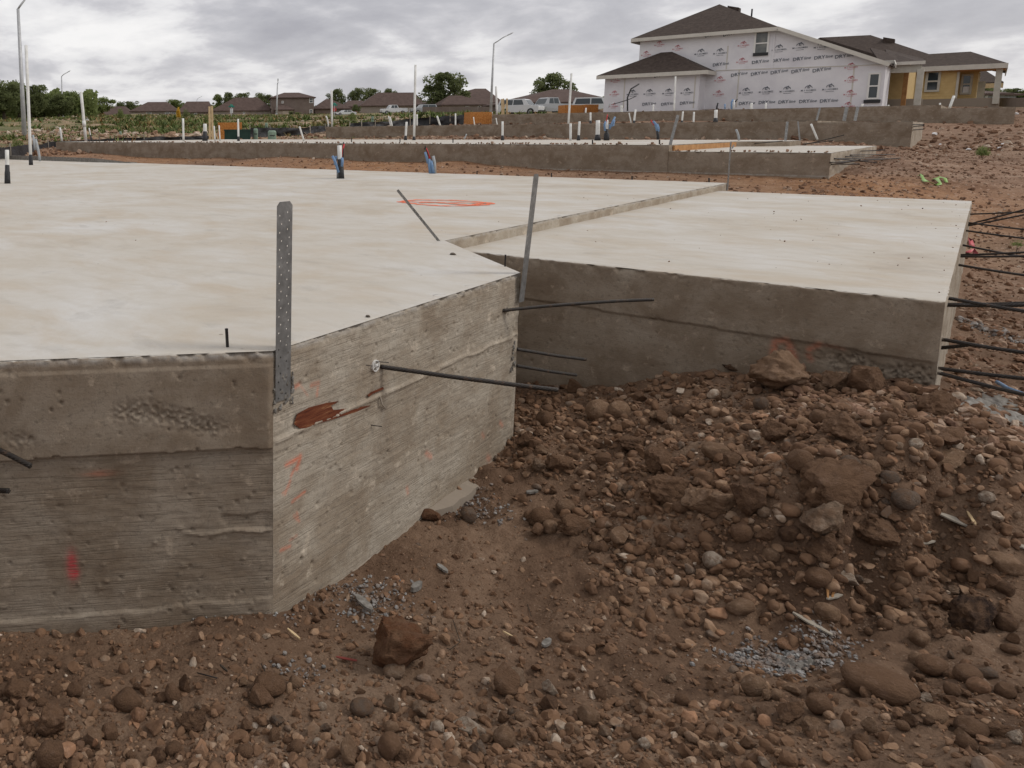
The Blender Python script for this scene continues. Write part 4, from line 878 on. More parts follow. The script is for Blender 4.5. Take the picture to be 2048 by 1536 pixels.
def lamp(x0,y0,x1,y1,r,arm,label,thick=.09):
    A=atr(x0,y0,r);A[2]-=.3;dp=depth(A);B=atd(x1,y1,dp)
    th=thing('street_lamp',A,label,'street lamp','street lamps')
    mb=MB();mb.tube([A,(A+B)/2,B],[thick*1.4,thick,thick*.75],10);mb.build('pole',MT_pole,th,True)
    C=[atd(x,y,dp) for x,y in arm]
    mb=MB();mb.tube([B]+C,thick*.5,8);mb.build('arm',MT_pole,th,True)
    e=C[-1];d=C[-1]-(C[-2] if len(C)>1 else B);d/=np.linalg.norm(d)
    mb=MB();v=np.cross(d,(0,0,1.));v/=np.linalg.norm(v);w=np.cross(v,d)
    V=[]
    for t,a,b in [(-.1,.05,.04),(.1,.12,.06),(.45,.17,.07),(.75,.13,.04),(.82,.05,.02)]: V+=[e+d*t+v*a*c_+w*b*s_ for c_,s_ in [(1,-1),(1,.2),(.5,1),(-.5,1),(-1,.2),(-1,-1)]]
    mb.add(V,[(i*6+k,i*6+(k+1)%6,(i+1)*6+(k+1)%6,(i+1)*6+k) for i in range(4) for k in range(6)]+[(0,1,2,3,4,5),(24,25,26,27,28,29)]);mb.build('lamp_head',MT_pole,th,True)
    mb=MB();mb.tube([A,A+[0,0,.75]],thick*1.9,10);mb.build('base',MT_pole,th,True)
lamp(50,290,36,18,54,[(40,12),(52,-4)],'tallest street lamp at the left frame edge with its arm cut off',.13)
lamp(126,237,123,153,165,[(127,149),(134,145)],'distant street lamp before the left trees',.15)
lamp(981,232,988,87,95,[(996,82),(1006,75),(1014,71)],'street lamp in the centre beside the parked trucks',.12)
lamp(553,231,555,168,210,[(556,165),(556,163)],'far white street lamp in front of the two-storey house',.2)
lamp(394,215,394,199,330,[(397,196),(401,194)],'tiny far street lamp above the left roofs',.15)
# ------------------------------------------------------------------ houses
def window(parent,O,u,n,w,h,mt=MT_wframe,sash=True,fr=.06,pane_m=None):
    """O bottom-left corner on wall; u along, n outward"""
    O=np.array(O,float);u=np.array(u,float);n=np.array(n,float);z=np.array([0,0,1.]);mb=MB()
    for c,a,b in [(O+u*fr/2+z*h/2,fr/2,h/2),(O+u*(w-fr/2)+z*h/2,fr/2,h/2),(O+u*w/2+z*fr/2,w/2-fr,fr/2),(O+u*w/2+z*(h-fr/2),w/2-fr,fr/2)]+([(O+u*w/2+z*h*.5,w/2-fr,fr*.4)] if sash else []):
        mb.obox(c+n*.03,u*a,n*.035,z*b)
    f=mb.build('window',mt,parent)
    f2=MB();f2.obox(O+u*w/2+z*h/2+n*.012,u*(w/2-fr*.6),n*.004,z*(h/2-fr*.6));f2.build('pane',pane_m or MT_glass,f)
    return f
def roofmesh(V,F,parent,nm='roof',mt=None,th=.10):
    V=[np.array(v,float) for v in V];k=len(V)
    VV=V+[v-np.array([0,0,th]) for v in V];FF=[tuple(f) for f in F]+[tuple(i+k for i in f)[::-1] for f in F]
    # edges on boundary
    ed={}
    for f in F:
        for i in range(len(f)):
            a,b=f[i],f[(i+1)%len(f)];ed.setdefault((min(a,b),max(a,b)),[]).append((a,b))
    for e,l in ed.items():
        if len(l)==1: a,b=l[0];FF.append((a,a+k,b+k,b))
    return meshobj(nm,VV,FF,mt or MT_roof,parent)
def beam(parent,a,b,h,t,mt,nm='fascia',side=None):
    a=np.array(a,float);b=np.array(b,float);d=b-a;Ld=np.linalg.norm(d);d/=Ld;v=np.cross((0,0,1.),d);v/=np.linalg.norm(v);w=np.cross(d,v);mb=MB();mb.obox((a+b)/2,d*Ld/2,v*t/2,w*h/2);return mb.build(nm,mt,parent)
# text meshes (built-in face), shared
def textmesh(name,s,size,bold=0,shear=0,spacing=1.0):
    c=bpy.data.curves.new(name,'FONT');c.body=s;c.size=size;c.offset=bold;c.shear=shear;c.space_character=spacing;c.align_x='CENTER';c.resolution_u=2;c.extrude=.001
    o=bpy.data.objects.new(name,c);COL.objects.link(o);bpy.context.view_layer.update()
    me=bpy.data.meshes.new_from_object(o.evaluated_get(bpy.context.evaluated_depsgraph_get()));bpy.data.objects.remove(o);bpy.data.curves.remove(c)
    return me
def flat(me):
    V=np.array([v.co[:] for v in me.vertices]);F=[tuple(p.vertices) for p in me.polygons];return V,F
def combine(parts,name,matl):
    V=[];F=[]
    for v,f in parts:
        o=len(V);V+=v.tolist();F+=[tuple(i+o for i in q) for q in f]
    me=bpy.data.meshes.new(name);me.from_pydata(V,[],F);me.materials.append(matl);me.update();return me
d1=flat(textmesh('print_a','DRY',.52,.010,.05));d2=flat(textmesh('print_b','line',.46,.004,.25))
w1=d1[0][:,0].max()-d1[0][:,0].min();w2=d2[0][:,0].max()-d2[0][:,0].min()
v1=d1[0].copy();v1[:,0]-=w2/2;v2=d2[0].copy();v2[:,0]+=w1/2+.03
ME_dry=combine([(v1,d1[1]),(v2,d2[1])],'wrap_print',MT_ink)
def icon():
    parts=[]
    def strip(P,w):
        V=[];P=np.array(P,float)
        for i in range(len(P)):
            d=P[min(i+1,len(P)-1)]-P[max(i-1,0)];d/=np.linalg.norm(d);n=np.array([-d[1],d[0]]);ww=w*(1-.55*abs(i/(len(P)-1)-.5)*2);V+=[[*(P[i]-n*ww),0],[*(P[i]+n*ww),0]]
        return np.array(V),[(2*i,2*i+2,2*i+3,2*i+1) for i in range(len(P)-1)]
    parts.append(strip([(.30*math.cos(t),.22*math.sin(t)-.02) for t in np.linspace(PI*1.05,-.05*PI,14)],.045))
    parts.append(strip([(-.10,.0),(-.05,.10),(.02,.20),(.10,.31)],.045));parts.append(strip([(.10,.31),(.14,.20),(.15,.08)],.035))
    parts.append((np.array([[-.08,-.06,0],[-.005,-.06,0],[-.005,.05,0],[-.08,.05,0],[.02,-.06,0],[.10,-.06,0],[.10,.05,0],[.02,.05,0]]),[(0,1,2,3),(4,5,6,7)]))
    return parts
m1=flat(textmesh('print_c','M I HOMES',.24,.003,0,1.15));m2=flat(textmesh('print_d','Welcome to better',.085,.004))
def shift(p,dx,dy,s=1): v=p[0]*s;v=v.copy();v[:,0]+=dx;v[:,1]+=dy;return (v,p[1])
parts=[shift(q,0,.34) for q in icon()]+[m1,shift(m2,0,-.16)]
ME_logo=combine(parts,'wrap_print',MT_ink);ME_logor=combine(parts,'wrap_print',MT_inkr)
def stamp(me,parent,x,y,Y,s=1,rot=0,n='f'):
    s*=.62
    o=bpy.data.objects.new('wrap_print',me);COL.objects.link(o)
    if n=='f': p=atY(x,y,Y);p[1]-=.03;R=Matrix.Rotation(PI/2,4,'X')@Matrix.Rotation(rot,4,'Z')
    else: p=atX(x,y,Y);p[0]+=.03;R=Matrix.Rotation(PI/2,4,'Z')@Matrix.Rotation(PI/2,4,'X')@Matrix.Rotation(rot,4,'Z')
    wm=Matrix.Translation(Vector(p))@R@Matrix.Scale(s,4)
    o.parent=parent;o.matrix_basis=wm
    return o
def root_of(o):
    v=Vector((0,0,0))
    while o is not None: v+=o.location if o.parent is None else Vector((0,0,0));o=o.parent
    return v
YG=YH-1.6
zb=atY(1450,217,YH)[2]-.05
H=thing('house',atY(1500,217,YH),'two-storey house in printed white wrap with brown roof under construction','house')
def W2(x,y,Y=YH): return atY(x,y,Y)
XL=W2(1276,150)[0];XR=W2(1768,170)[0];XK=W2(1557,51)[0];ZE=W2(1276,76)[2];ZK=ZE;ZR=W2(1775,124)[2];XRe=W2(1775,124)[0]
zb=W2(1450,216)[2]-.3
V=[(XL,YH,zb),(XR,YH,zb),(XR,YH,ZR-.05),(XK,YH,ZE),(XL,YH,ZE)];Vb=[(x,YH+3.2,z) for x,y,z in V]
wall=meshobj('wrapped_wall',V+Vb,[(0,1,2,3,4),(1,6,7,2),(5,0,4,9),(6,5,9,8,7)],MT_wrap,H)
mb=MB();mb.box((XL+.02,YH+3.2,zb),(XR-2.5,YH+11.5,ZR-.1));mb.build('rear_wall',MT_wrap,H)
# garage wing wall
gx0=atY(1209,180,YG)[0];gx1=atY(1398,180,YG)[0];gz1=atY(1209,152,YG)[2]
mb=MB();mb.box((gx0,YG,zb),(gx1,YH+4,gz1));gw=mb.build('wing_wall',MT_wrap,H)
# roofs
def roofpt(x,y,Y): return atY(x,y,Y)
ev=.45
e0=np.array([XL-ev,YH-ev,ZE-.05]);e1=np.array([XK+.05,YH-ev,ZE-.05]);hw=(e1[0]-e0[0])/2;pk=np.array([(e0[0]+e1[0])/2,YH-ev+hw,ZE+hw*.53])
e2=np.array([XK+.05,YH+12,ZE-.05]);e3=np.array([XL-ev,YH+12,ZE-.05]);pk2=pk+[0,5,0]
lw=np.array([XRe+.15,YH-ev,ZR-.08]);lw2=lw+[0,12,0]
roofmesh([e0,e1,pk,pk2,e2,e3,lw,lw2],[(0,1,2),(0,2,3,5),(1,4,3,2),(1,6,7,4),(5,3,4)],H)
beam(H,e0+[0,-.02,-.13],e1+[0,-.02,-.13],.24,.05,MT_fascia);beam(H,e1+[0,-.02,-.11],lw+[0,-.02,-.11],.24,.05,MT_fascia)
beam(H,e0+[-.02,0,-.16],e3+[-.02,0,-.16],.30,.05,MT_fascia)
g0=np.array([gx0-ev,YG-ev,gz1+.02]);g1=np.array([gx1+ev,YG-ev,gz1+.02]);hg=(g1[0]-g0[0])/2
gp=atY(1322,105,YH-.02);gp2=atY(1344,104,YH-.02);g2=np.array([gx1+ev+.1,YH-.02,gz1+.02]);g3=np.array([gx0-ev,YH+4,gz1+.02]);
gpk=np.array([gp[0],YG+2.6,gp[2]]);gpk1=np.array([gp2[0],YG+2.6,gp[2]])
gpa=np.array([gp[0],YH-.02,gp[2]]);gpb=np.array([gp2[0],YH-.02,gp[2]])
roofmesh([g0,g1,gpa,gpb,g2,g3,gpa+[0,2,0]],[(0,1,3,2),(1,4,3),(0,2,6,5)],H,'wing_roof')
beam(H,g0+[0,-.02,-.14],g1+[0,-.02,-.14],.26,.05,MT_fascia);beam(H,g1+[.02,0,-.14],g2+[.02,0,-.14],.26,.05,MT_fascia)
# flashing, roof vents
mb=MB();p=pk+[.75,.9,-.37];mb.obox(p,(.35,0,-.1),(0,.35,0),(0,0,.18));mb.build('roof_vent',MT_roof,H)
mb=MB();p=roofpt(1414,30,YH+3);mb.obox(p,(.2,0,0),(0,.2,0),(0,0,.10));mb.build('roof_vent',MT_fascia,H)
mb=MB();p=roofpt(1503,33,YH+2);mb.tube([p,p+[0,0,.5]],.05,8);mb.build('vent_pipe',MT_black,H)
for x_,ya,yb_ in [(1452,138,92),(1472,214,139),(1700,212,130)]:
    p=W2(x_,ya);q=W2(x_,yb_);mb=MB();mb.box((p[0]-.02,YH-.018,p[2]),(p[0]+.05,YH-.004,q[2]));mb.build('wrap_seam',MT_fascia,H)
for x_ in (1246,1386):
    p=atY(x_,216,YG);q=atY(x_,153,YG);mb=MB();mb.box((p[0]-.02,YG-.018,p[2]),(p[0]+.05,YG-.004,q[2]));mb.build('wrap_seam',MT_fascia,H)
# window in upper wall
a=W2(1506,112);b=W2(1536,112);c=W2(1510,63)
MT_pane2=vmat('window_glass_bare_interior',[(.35,(.10,.11,.11)),(.65,(.24,.24,.21))],.9,3,.15,0,spec=.6)
window(H,(a[0],YH-.0,a[2]),(1,0,0),(0,-1,0),b[0]-a[0],c[2]-a[2],fr=.10,pane_m=MT_pane2)
mb=MB();mb.box((a[0],YH-.09,a[2]-.02),(b[0],YH-.012,a[2]+.18));mb.build('sill_membrane',MT_black,H)
a=W2(1732,199);b=W2(1757,199);c=W2(1735,146)
window(H,(a[0],YH,a[2]),(1,0,0),(0,-1,0),b[0]-a[0],c[2]-a[2],fr=.10)
mb=MB();mb.box((a[0]-.1,YH-.09,a[2]-.22),(b[0]+.1,YH-.012,a[2]-.02));mb.build('sill_membrane',MT_black,H)
# wrap seams
beam(H,W2(1432,141)+[0,-.02,0],W2(1770,129)+[0,-.02,0],.05,.03,MT_fascia,'wrap_seam')
mb=MB();p=W2(1550,60);mb.box((p[0]-.03,YH-.05,W2(1545,137)[2]),(p[0]+.06,YH-.005,ZE-.25));mb.build('wrap_seam',MT_wrap,H)
# prints
dry=[(1283,153,0),(1322,152,0),(1357,149,0),(1396,148,1),(1282,210,0),(1325,208,0),(1377,207,0)]
for x,y in [(1284,154),(1322,153),(1359,150)]: stamp(ME_dry,gw,x,y,YG-.0,.85,.16)
for x,y in [(1298,210),(1336,210),(1374,208)]: stamp(ME_dry,gw,x,y,YG,.85,.10)
for x,y in [(1265,190),(1299,189),(1337,188),(1374,187)]: stamp(ME_logo,gw,x,y,YG,.95,.03)
for x,y in [(1231,163),(1229,190),(1227,214)]: stamp(ME_logor,gw,x,y,YG,.80,.03)
for x,y in [(1425,72),(1462,70)]: stamp(ME_dry,wall,x,y,YH,.9,.16)
for x,y in [(1441,131),(1520,126),(1560,123),(1603,120),(1646,117),(1688,115)]: stamp(ME_dry,wall,x,y,YH,.9,.10)
for x,y in [(1478,151),(1518,149),(1558,146),(1600,144),(1643,142)]: stamp(ME_dry,wall,x,y,YH,.9,.16)
for x,y in [(1493,209),(1533,207),(1573,206),(1615,205),(1657,204)]: stamp(ME_dry,wall,x,y,YH,.88,.06)
for x,y in [(1402,109),(1440,108),(1558,101),(1600,97),(1643,96)]: stamp(ME_logo,wall,x,y,YH,.98,.03)
for x,y in [(1492,187),(1532,185),(1574,184),(1617,182),(1660,180)]: stamp(ME_logo,wall,x,y,YH,.98,.03)
for x,y in [(1319,91),(1355,99),(1292,111),(1487,92),(1484,125),(1295,81),(1440,162),(1437,190),(1702,162),(1700,190),(1702,136),(1696,214)]: stamp(ME_logor,wall,x,y,YH,.80,.03)
# front porch roof of the wrapped house and its post
pa=atY(1791,127,YH+3);pb=atY(1848,124,YH+3)
XP0=pa[0];XP1=pb[0];zP=pa[2]
yw=mb=MB();XS=W2(1768,170,YH)[0]
th=H
mb=MB()
laps=[]
def siding(parent,x0,x1,y,z0,z1,nm='siding',mt=MT_siding):
    V=[];F=[];n=int((z1-z0)/.18)
    for i in range(n):
        z=z0+i*(z1-z0)/n;zz=z+(z1-z0)/n;k=len(V);V+=[(x0,y-.035,z),(x1,y-.035,z),(x1,y-.012,zz),(x0,y-.012,zz),(x0,y,z),(x1,y,z)];F+=[(k,k+1,k+2,k+3),(k+4,k+5,k+1,k)]
    return meshobj(nm,V,F,mt,parent)
# recessed ochre front of the wrapped house
a=atY(1766,199,YH+6);b=atY(1812,199,YH+6);t_=atY(1770,140,YH+6)
mb=MB();mb.box((a[0]-2,YH+6.01,a[2]-.8),(b[0],YH+12,t_[2]+.3));mb.build('front_wall',MT_siding,H)
siding(H,a[0]-1.5,b[0],YH+6,a[2],t_[2]+.2)
beam(H,atY(1775,139,YH+3.1),atY(1843,137,YH+3.1),.45,.12,MT_trim,'porch_beam')
ra=atY(1770,122,YH+2.6);rb=atY(1790,121,YH+2.6)
roofmesh([atY(1760,124,YH+2.2),atY(1789,124.5,YH+2.2),atY(1775,104,YH+6),atY(1740,95,YH+7)],[(0,1,2,3)],H,'porch_roof')
roofmesh([atY(1786,127,YH+2.8),atY(1851,123.5,YH+2.8),atY(1846,117,YH+7),atY(1770,98,YH+9)],[(0,1,2,3)],H,'porch_roof')
beam(H,atY(1788,127.5,YH+2.8),atY(1851,124.5,YH+2.8),.20,.05,MT_fascia);beam(H,atY(1760,124.5,YH+2.2),atY(1789,123.5,YH+2.2),.20,.05,MT_fascia)
beam(H,atY(1789,123.5,YH+2.2),atY(1792,132,YH+1.2),.20,.05,MT_fascia)
a=atY(1842,138,YH+3);b=atY(1826,212,YH+3);mb=MB();mb.box((a[0]-.16,YH+2.9,b[2]-.2),(a[0]+.16,YH+3.2,a[2]));mb.build('porch_post',MT_trim,H)
a=atY(1814,138,YH+5);b=atY(1806,212,YH+5);mb=MB();mb.box((a[0]-.12,YH+4.9,b[2]-.4),(a[0]+.12,YH+5.1,a[2]));mb.build('door_frame',MT_rawwood,H)
# gray plinth under its front
mb=MB();a=atY(1766,199,YH+5.8);b=atY(1835,214,YH+5.8);mb.box((a[0],YH+5.8,b[2]-.6),(b[0]+.2,YH+5.95,a[2]));mb.build('plinth',MT_facel,H)
# ---- ochre house next door
YY=77.
HY=thing('house',atY(1900,205,YY),'single-storey ochre sided house with covered corner porch and brown hip roof','house')
a=atY(1833,199,YY);b=atY(1912,199,YY);t0=atY(1912,131,YY)[2]
mb=MB();mb.box((a[0]-12,YY+.04,a[2]-.6),(b[0],YY+11,t0+.1));mb.build('wall',MT_siding,HY);siding(HY,a[0]-3,b[0],YY+.035,a[2],t0)
mb=MB();mb.box((b[0]-.10,YY-.03,a[2]),(b[0]+.04,YY+.03,t0));mb.build('corner_trim',MT_trim,HY)
mb=MB();c=atY(1992,214,YY);mb.box((a[0]-12,YY-.06,c[2]-.6),(c[0]+.15,YY+12,a[2]-.01));mb.build('foundation_plinth',MT_face,HY)
for (xa,xb,ya,yb) in [(1851,1880,182,143),(1836,1845,184,144)]:
    p=atY(xa,ya,YY);q=atY(xb,yb,YY);window(HY,(p[0]-.08,YY-.012,p[2]-.08),(1,0,0),(0,-1,0),q[0]-p[0]+.16,q[2]-p[2]+.16,MT_trim,fr=.14)
# recessed porch wall with window
YP=YY+2.2;p=atY(1916,199,YP);q=atY(1951,199,YP)
mb=MB();mb.box((p[0]-1,YP,p[2]-.1),(q[0],YP+8,t0));mb.build('porch_wall',MT_siding,HY);
siding(HY,p[0]-.4,q[0],YP-.005,p[2],t0-.2)
p=atY(1922,187,YP);q=atY(1944,150,YP);window(HY,(p[0]-.08,YP-.045,p[2]-.08),(1,0,0),(0,-1,0),q[0]-p[0]+.16,q[2]-p[2]+.16,MT_trim,fr=.13)
p=atY(1925,186,YP);q=atY(1939,173,YP);mb=MB();mb.box((p[0],YP-.07,p[2]),(q[0],YP-.055,q[2]));mb.build('sticker',MT_white,HY)
p=atY(1952,199,YP+3);q=atY(1963,199,YP+3);mb=MB();mb.box((q[0]-.35,YP+3,p[2]),(q[0]+.12,YP+3.1,atY(1960,163,YP+3)[2]));mb.build('far_post',MT_trim,HY)
p=atY(2000,133,YY-.1);q=atY(1990,213,YY-.1);mb=MB();mb.box((p[0]-.17,YY-.2,atY(1990,199,YY)[2]-.3),(p[0]+.17,YY+.1,p[2]));mb.build('porch_post',MT_trim,HY)
p=atY(1909,138,YY-.2);q=atY(2000,131,YY-.2);beam(HY,p,q,.38,.2,MT_rawwood,'porch_beam')
e0=atY(1836,134,YY-.5);e1=atY(2016,127,YY-.5);e1[2]=e0[2]=(e0[2]+e1[2])/2;e2=e1+[0,12,0]
rA=atY(1640,75,YY+5);rB=atY(1741,70,YY+5);rC=atY(1858,108,YY+2.2);rD=atY(1941,103,YY+2.8)
e00=e0+[-10,0,0]
roofmesh([e00,e0,e1,rD,rC,rB,rA,rA+[-4,3,-2],e2,rC+[0,6,0]],[(0,1,4,5,6,7),(1,2,3,4),(2,8,9,3),(5,4,9)],HY)
beam(HY,e0+[-2,-.03,-.15],e1+[0,-.03,-.15],.34,.05,MT_fascia);beam(HY,e1+[.0,0,-.15],e2+[.0,0,-.15],.34,.05,MT_fascia)
mb=MB();mb.box((e0[0],YY-.45,e0[2]-.34),(e1[0]-.05,YY+2.2,e0[2]-.31));mb.build('porch_ceiling',MT_rawwood,HY)
mb=MB();p=atY(1778,82,YY+4);mb.obox(p,(.35,0,-.1),(0,.35,0),(0,0,.2));mb.build('roof_vent',MT_roof,HY)
# ---- more houses farther along the street at right
def hiphouse(label,x0,x1,yb,ye,yr,xr0,xr1,r,wm,rm,feats=(),grp='finished houses in the distance',ext=9,ov=.5):
    """frontal far house: pixel extents surveyed at range r"""
    A=atr(x0,yb,r);dp=depth(atr((x0+x1)/2,yb,r));P=lambda x,y,k=0: atd(x,y,dp+k)
    u=P(x1,yb)-P(x0,yb);u[2]=0;Lw=np.linalg.norm(u);u/=Lw;n=np.array([u[1],-u[0],0.])
    if n@FW>0:n=-n
    a=P(x0,yb);zb=a[2]-1.2;ze=P((x0+x1)/2,ye)[2];a[2]=zb
    th=thing('house',(a[0],a[1],zb),label,'house',grp)
    b=a+u*Lw;c=b-n*ext;d=a-n*ext
    V=[a,b,c,d]+[np.array([q[0],q[1],ze]) for q in (a,b,c,d)]
    meshobj('wall',V,[(0,1,5,4),(1,2,6,5),(2,3,7,6),(3,0,4,7)],wm,th)
    zr=P(xr0,yr)[2];mid=-n*ext/2
    E=[np.array([q[0],q[1],ze]) for q in (a-u*ov+n*ov,b+u*ov+n*ov,c+u*ov-n*ov,d-u*ov-n*ov)]
    r0=a+u*((P(xr0,yb)-a)@u)*1+mid;r1=a+u*((P(xr1,yb)-a)@u)+mid;r0[2]=r1[2]=zr
    roofmesh(E+[r0,r1],[(0,1,5,4),(1,2,5),(2,3,4,5),(3,0,4)],th,'roof',rm,.22)
    for (kind,xa,xb,ya,yb2) in feats:
        p=P(xa,ya);q=P(xb,yb2);o_=a+u*((p-a)@u);o_[2]=p[2];w=(q-p)@u;h=q[2]-p[2]
        if kind=='w': window(th,o_,u,n,w,h,fr=.14)
        elif kind=='d': 
            mb=MB();mb.obox(o_+u*w/2+np.array([0,0,h/2])+n*.06,u*w/2,n*.05,np.array([0,0,h/2]));mb.build('door',MT_beige,th)
        elif kind=='g':
            meshobj('gable',[o_+n*.6,o_+u*w+n*.6,o_+u*w/2+n*.6+np.array([0,0,h]),o_-n*4+np.array([0,0,0]),o_+u*w-n*4,o_+u*w/2-n*4+np.array([0,0,h])],[(0,1,2),(0,2,5,3),(1,4,5,2)],[MT_tan],th)
    return th
hiphouse('far tan house at the left, lowest roof among the trees',188,262,231,229,212,215,248,245,MT_tan,MT_froof,[])
hiphouse('far house with long brown hip roof behind the shrubs',262,356,234,222,203,293,332,235,MT_stucco,MT_froof,[('w',292,303,230,224),('w',330,340,230,224),('w',342,352,230,224)])
hiphouse('far wide roofed house left of the wooden posts',358,424,234,224,202,372,418,232,MT_stucco,MT_froof,[('w',388,394,230,225)])
hiphouse('far long taupe house behind the street sign',424,545,233,221,194,470,517,228,MT_stucco,MT_froof,[('w',460,464,232,222),('w',486,490,232,222),('g',539,553,217,207)])
hiphouse('far small beige garage wing with low brown roof',552,586,231,219,206,560,566,222,MT_tan,MT_froof,[('d',565,584,230,222)])
hiphouse('tall two-storey brown house at left centre',543,628,231,195,184,570,600,226,MT_stucco2,MT_froof,[('w',618,626,206,196),('w',619,625,229,219),('w',563,567,207,202)])
hiphouse('far brown house right of the two-storey one',630,700,230,217,197,655,665,232,MT_stucco2,MT_froof,[('w',688,693,229,223)])
hiphouse('far house half hidden behind the small dark tree',690,738,228,213,200,700,728,250,MT_stucco2,MT_froof,[])
hiphouse('long brown roofed house left of the big oak',722,850,229,211,184,760,835,215,MT_stucco,MT_froof,[('w',800,804,228,217),('w',810,816,228,217),('w',818,824,228,217)])
hiphouse('brown house with broad double roof right of the oak',860,1000,226,205,174,968,990,180,MT_stucco2,MT_froof,[('w',950,955,216,210),('w',962,970,216,210),('w',925,938,216,208)],ext=14)
hiphouse('low brown fronted house behind the lamp post',885,985,226,209,190,905,930,165,MT_tan,MT_froof,[('w',955,961,219,211),('w',964,970,219,211),('w',930,938,219,212)],ext=6)
hiphouse('brown roofed house between the lamp and the wrapped house',1030,1235,224,204,174,1140,1172,150,MT_stucco2,MT_froof,[('w',1175,1190,218,208)],ext=16)
hiphouse('far gray house seen under the ochre porch',1958,2008,205,187,175,1962,1985,120,MT_grayp,MT_froof,[('w',1968,1973,199,191)],ext=7)
hiphouse('farthest low gray house at the right edge',1940,2030,206,188,179,1960,2005,135,MT_grayp,MT_froof,[('w',1990,1996,200,192)],ext=7)
hy2=thing('house',atY(1990,205,96),'small house with brown hip roof and white trimmed posts beyond the ochre one','house')
p0=atY(1940,166,96);p1=atY(2008,160,96);pk_=atY(1968,139,99);z=p0[2]
roofmesh([p0,np.array([p1[0],96,z]),pk_+[.0,0,0],pk_+[-3,0,0],p1*[1,0,0]+[0,106,z]],[(0,1,2,3),(1,4,2)],hy2,'roof',MT_roof,.2)
beam(hy2,p0+[0,-.05,-.3],np.array([p1[0],95.95,z-.3]),.4,.1,MT_lumber)
mb=MB();q=atY(1955,205,97);mb.box((q[0]-5,97,q[2]-1),(atY(1958,205,97)[0],104,z));mb.build('wall',MT_siding,hy2)
# wooden fences far off
def fence(x0,x1,yb,yt,r0,r1,label,mt=MT_stucco2):
    A=atr(x0,yb,r0);B=atr(x1,yb,r1);th=thing('wood_fence',A,label,'fence','wooden privacy fences');d=B-A;n=max(4,int(np.linalg.norm(d)/2.4))
    for i in range(n):
        a=A+d*i/n;b=A+d*(i+.985)/n;h=(yb-yt)*depth(a)/FPX
        V=[a-[0,0,1],b-[0,0,1],b+[0,0,h],a+[0,0,h]];off=np.array([FW[0],FW[1],0])*.06
        meshobj('fence_panel',V+[v+off for v in V],[(0,1,2,3),(7,6,5,4),(3,2,6,7),(0,3,7,4),(1,5,6,2)],mt,th)
fence(845,985,227,214,155,150,'weathered brown fence behind the big oak')
fence(1995,2120,212,196,100,85,'brown privacy fence at the right edge',MT_stucco2)
